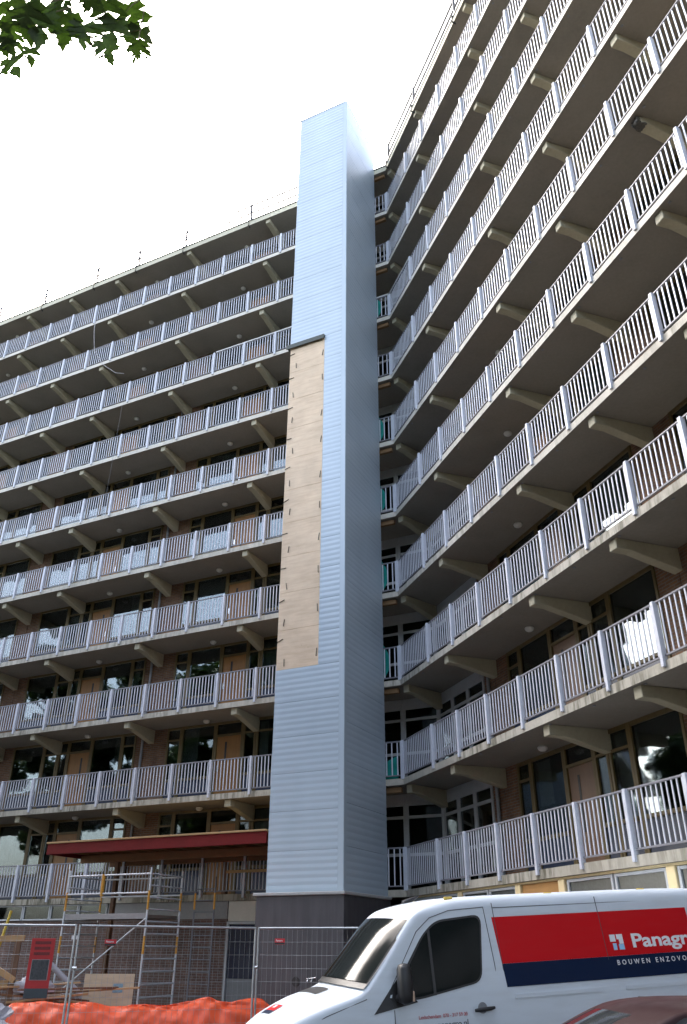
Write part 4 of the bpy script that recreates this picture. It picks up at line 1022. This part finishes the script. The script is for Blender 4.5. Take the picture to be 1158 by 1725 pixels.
# ------------------------------------------------------------------ trees: one maple overhead, others behind the camera
bark = plain('maple_bark', (.075, .06, .045), .9, 0, .5, 8, .8)
lm_, nt, b, out = newmat('maple_leaf')
oi = nt.nodes.new('ShaderNodeObjectInfo'); n1 = noise(nt, coords(nt), 14, 4)
c = mix(nt, 1.0, ramp(nt, n1, [(.3, (.030, .065, .014)), (.65, (.060, .115, .022)), (.85, (.10, .12, .03))]), ramp(nt, oi.outputs['Random'], [(0, (.6, .6, .6)), (1, (1.15, 1.1, 1))]), 'MULTIPLY')
nt.links.new(c, b.inputs['Base Color']); b.inputs['Roughness'].default_value = .5
tl_ = nt.nodes.new('ShaderNodeBsdfTranslucent'); nt.links.new(mix(nt, 1.0, c, (1.1, 1.25, .5), 'MULTIPLY'), tl_.inputs[0])
mx = nt.nodes.new('ShaderNodeMixShader'); mx.inputs[0].default_value = .2; nt.links.new(b.outputs[0], mx.inputs[1]); nt.links.new(tl_.outputs[0], mx.inputs[2]); nt.links.new(mx.outputs[0], out.inputs[0])
half = [(0, -.05), (.10, -.12), (.26, -.13), (.36, -.20), (.38, -.08), (.53, .02), (.38, .09), (.29, .15), (.44, .20), (.50, .17), (.55, .27), (.68, .40), (.53, .41), (.47, .50), (.32, .42), (.21, .45), (.28, .60), (.19, .62), (.20, .74), (.11, .78), (0, 1.0)]
def leaf_mesh(seed):
    r_ = random.Random(seed); out_ = [(x*r_.uniform(.92, 1.08), y*r_.uniform(.95, 1.05)) for x, y in half] + [(-x*r_.uniform(.92, 1.08), y*r_.uniform(.95, 1.05)) for x, y in half[-2:0:-1]]
    fold, curl = r_.uniform(.1, .45), r_.uniform(-.35, .1)
    m = MB(); n = len(out_); P = [(x, y, fold*abs(x)+curl*y*y+.05*math.sin(9*x)) for x, y in out_]; 
    spine = [(0, y, curl*y*y) for y in (.0, .25, .5, .75)]
    m.add(P + spine, [])
    ns = len(half)
    for i in range(n):
        j = (i+1) % n; ym = (out_[i][1]+out_[j][1])/2
        k = n + min(3, max(0, int((ym+.05)/.25)))
        m.add([], []); m.f.append((i, j, k)); m.m.append(0)
    for k in range(3):
        # close the gaps between neighbouring fan centres
        for side in (1, -1):
            idx = [i for i in range(n) if out_[i][0]*side >= 0]
            best = min(idx, key=lambda i: abs(out_[i][1]-(.25*(k+1)-.05)) + .2*abs(out_[i][0]))
            m.f.append((n+k, n+k+1, best)); m.m.append(0)
    return m.mesh('leaf', lm_, smooth=60)
LEAVES = [(-1.315, 1.835, 4.842, 0.11), (-1.283, 1.888, 4.817, 0.102), (-1.034, 1.556, 4.346, 0.12), (-1.013, 1.591, 4.358, 0.125), (-1.13, 1.818, 4.822, 0.113), (-1.113, 1.836, 4.732, 0.126), (-1.056, 1.804, 4.715, 0.129), (-0.947, 1.678, 4.52, 0.108), (-0.977, 1.808, 4.685, 0.102), (-0.953, 1.766, 4.719, 0.101), (-0.914, 1.778, 4.702, 0.097), (-0.844, 1.572, 4.489, 0.08), (-0.851, 1.705, 4.638, 0.107), (-0.841, 1.746, 4.585, 0.12), (-0.921, 1.903, 4.744, 0.092), (-0.863, 1.918, 4.98, 0.124), (-0.833, 1.971, 4.918, 0.115), (-0.789, 1.851, 4.662, 0.089), (-1.131, 1.774, 4.511, 0.06), (-1.146, 1.733, 4.376, 0.082), (-1.114, 1.591, 4.275, 0.066), (-1.091, 1.592, 4.276, 0.058), (-0.993, 1.664, 4.645, 0.072), (-1.103, 1.577, 4.531, 0.08), (-1.074, 1.601, 4.581, 0.061)]
mt = empty('maple_tree', T(-3.6, -2.6, 0)); tag(mt, 'green maple tree whose leafy branch hangs overhead against the white sky', 'tree')
def trunk(par, A, h, r):
    m = MB(); m.tube([(0, 0, 0), (.03, 0, .3), (.06, .05, h*.25), (-.05, .1, h*.5), (.05, .0, h*.75), (0, 0, h)], [r*1.5, r*1.1, r, r*.8, r*.5, r*.2], 14)
    for i in range(7):
        a_ = i*2.4; z = h*(.3+.08*i); m.tube([(0, .05, z), (1.1*math.cos(a_), 1.1*math.sin(a_), z+.9), (2.4*math.cos(a_), 2.4*math.sin(a_), z+1.8)], [r*.45, r*.3, r*.12], 8)
    ob('trunk', m.mesh('trunk', bark, smooth=60), A, par)
trunk(mt, T(-3.6, -2.6, 0), 15, .26)
bp_ = [(-3.6, -2.55, 3.4), (-3.1, -1.5, 4.6), (-2.3, 0.1, 5.25), (-1.75, 1.15, 5.3), (-1.35, 1.75, 5.02), (-1.0, 1.95, 4.85)]
m = MB(); m.tube(bp_, [.07, .05, .032, .02, .010, .005], 8)
m.tube([bp_[3], (-1.62, 1.6, 5.0), (-1.5, 1.85, 4.75)], [.012, .007, .004], 6)
m.tube([bp_[2], (-1.6, .9, 5.25), (-1.1, 1.45, 5.05), (-.75, 1.75, 4.85)], [.018, .012, .007, .004], 6)
brn = ob('branch', m.mesh('branch', bark, smooth=60), None, mt)
lms = [leaf_mesh(i) for i in range(6)]; rl = random.Random(21); tips = [Vector(p) for p in bp_[3:]] + [Vector((-1.62, 1.6, 5.0)), Vector((-1.1, 1.45, 5.05)), Vector((-.75, 1.75, 4.85)), Vector((-1.5, 1.85, 4.75))]
pet = MB()
for i, (x, y, z, s_) in enumerate(l_ for j_, l_ in enumerate(LEAVES) if j_ not in (5, 9, 10, 7)):
    p = Vector((x, y, z)); tv = (camp-p).normalized()
    nrm = (tv + Vector((rl.uniform(-.55, .55), rl.uniform(-.55, .55), rl.uniform(-.4, .4)))).normalized()
    tip = Vector((rl.uniform(-.5, .7), .8, -.75)); tip = (tip - nrm*tip.dot(nrm)).normalized(); ex = tip.cross(nrm)
    A = Matrix.Identity(4)
    for k in range(3): A[k][0], A[k][1], A[k][2] = ex[k]*s_, tip[k]*s_, nrm[k]*s_
    base = p - tip*s_*.4
    A.translation = base
    ob('leaf', lms[i % 6], A, mt)
    tq = min(tips, key=lambda q: (q-base).length); mid = (base+tq)/2 + Vector((0, 0, .03)); pet.tube([tuple(base), tuple(mid), tuple(tq)], .0022, 5, cap=False)
ob('leaf_stalks', pet.mesh('leaf_stalks', plain('stalk', (.12, .10, .04), .6)), None, brn)
def crown_mesh(seed, rx, rz, n, size):
    r_ = random.Random(seed); cl = []
    for i in range(46):
        a_, b_ = r_.uniform(0, 6.283), math.acos(r_.uniform(-.75, 1)); q = r_.uniform(.45, 1.0)
        cl.append((Vector((rx*q*math.sin(b_)*math.cos(a_), rx*q*math.sin(b_)*math.sin(a_), rz*q*math.cos(b_))), r_.uniform(.7, 1.3)))
    m = MB(); V_, F_ = [], []
    for i in range(n):
        c_, rr = cl[i % len(cl)]; d = Vector((r_.gauss(0, 1), r_.gauss(0, 1), r_.gauss(0, .7))).normalized()*rr*r_.random()**.4; p = c_+d
        a = Vector((r_.gauss(0, 1), r_.gauss(0, 1), r_.gauss(0, .5))).normalized(); bb = a.cross(Vector((r_.gauss(0, 1), r_.gauss(0, 1), r_.gauss(0, 1)))).normalized(); s_ = size*r_.uniform(.7, 1.3)
        k = len(V_); V_ += [p-a*s_, p+bb*s_*.55, p+a*s_, p-bb*s_*.55]; F_.append((k, k+1, k+2, k+3))
    m.add(V_, F_); return m.mesh('crown', lm_)
cr1, cr2 = crown_mesh(1, 5.0, 7.0, 28000, .22), crown_mesh(2, 5.6, 8.6, 34000, .23)
o = ob('crown', cr1, T(-3.6, -3.2, 13.2), mt); o['kind'] = 'stuff'
spots = ((4.4, -8.5, 'tall leafy tree behind the parked dark red car'), (-12.5, 0.5, 'tall leafy tree standing next to the maple tree'), (-17.5, 9.0, 'tall leafy tree between the maple and the wing with the scaffold'), (-15.8, 18.0, 'tall leafy tree standing nearest to the wing with the scaffold'),
         (-8.0, -12, 'tall leafy tree standing behind the maple tree'), (-20.0, -4.0, 'tall leafy tree at the back of the row'), (-1.0, -16.0, 'tall leafy tree at the far end of the row'), (-30.0, 24.0, 'added leafy tree outside the far end of the wing with the scaffold'), (-34.0, 34.0, 'added leafy tree beyond the end of the wing with the scaffold'), (-32.0, 12.0, 'added leafy tree across the road from the wing with the scaffold'))  # last three added out of view to cut bright sky from window reflections
for i, (x, y, lab) in enumerate(spots):
    t_ = empty('street_tree', T(x, y, 0)); tag(t_, lab, 'tree', 'trees opposite the building'); trunk(t_, T(x, y, 0), 17, .30)
    o = ob('crown', cr2, T(x, y, 12.6) @ Matrix.Rotation(i*1.7, 4, 'Z'), t_); o['kind'] = 'stuff'
def added_hedge_mesh(ln, h, n):
    r_ = random.Random(9); V_, F_ = [], []
    for i in range(n):
        x = r_.uniform(-ln/2, ln/2); hh_ = h*(.85+.25*mn.noise(Vector((x*.5, 0, 0)))); f = r_.random()
        p = Vector((x, r_.gauss(0, .5), hh_*f)) if f < .93 else Vector((x, r_.gauss(0, .4), hh_+r_.uniform(0, .25)))
        a = Vector((r_.gauss(0, 1), r_.gauss(0, 1), r_.gauss(0, 1))).normalized(); bb = a.cross(Vector((r_.gauss(0, 1), r_.gauss(0, 1), r_.gauss(0, 1)))).normalized(); s_ = .13*r_.uniform(.7, 1.4)
        k = len(V_); V_ += [p-a*s_, p+bb*s_*.6, p+a*s_, p-bb*s_*.6]; F_.append((k, k+1, k+2, k+3))
    m = MB(); m.add(V_, F_); m.box(-ln/2, ln/2, -.3, .3, 0, h*.7); return m.mesh('added_hedge', lm_)
hg = ob('added_hedge', added_hedge_mesh(34, 3.4, 22000), T(-6, -10.5, 0) @ Matrix.Rotation(R_(-28), 4, 'Z')); tag(hg, 'unseen leafy screen added opposite the building to darken reflections', 'added_hedge')  # added out of view so low glass reflects dark foliage, not sky
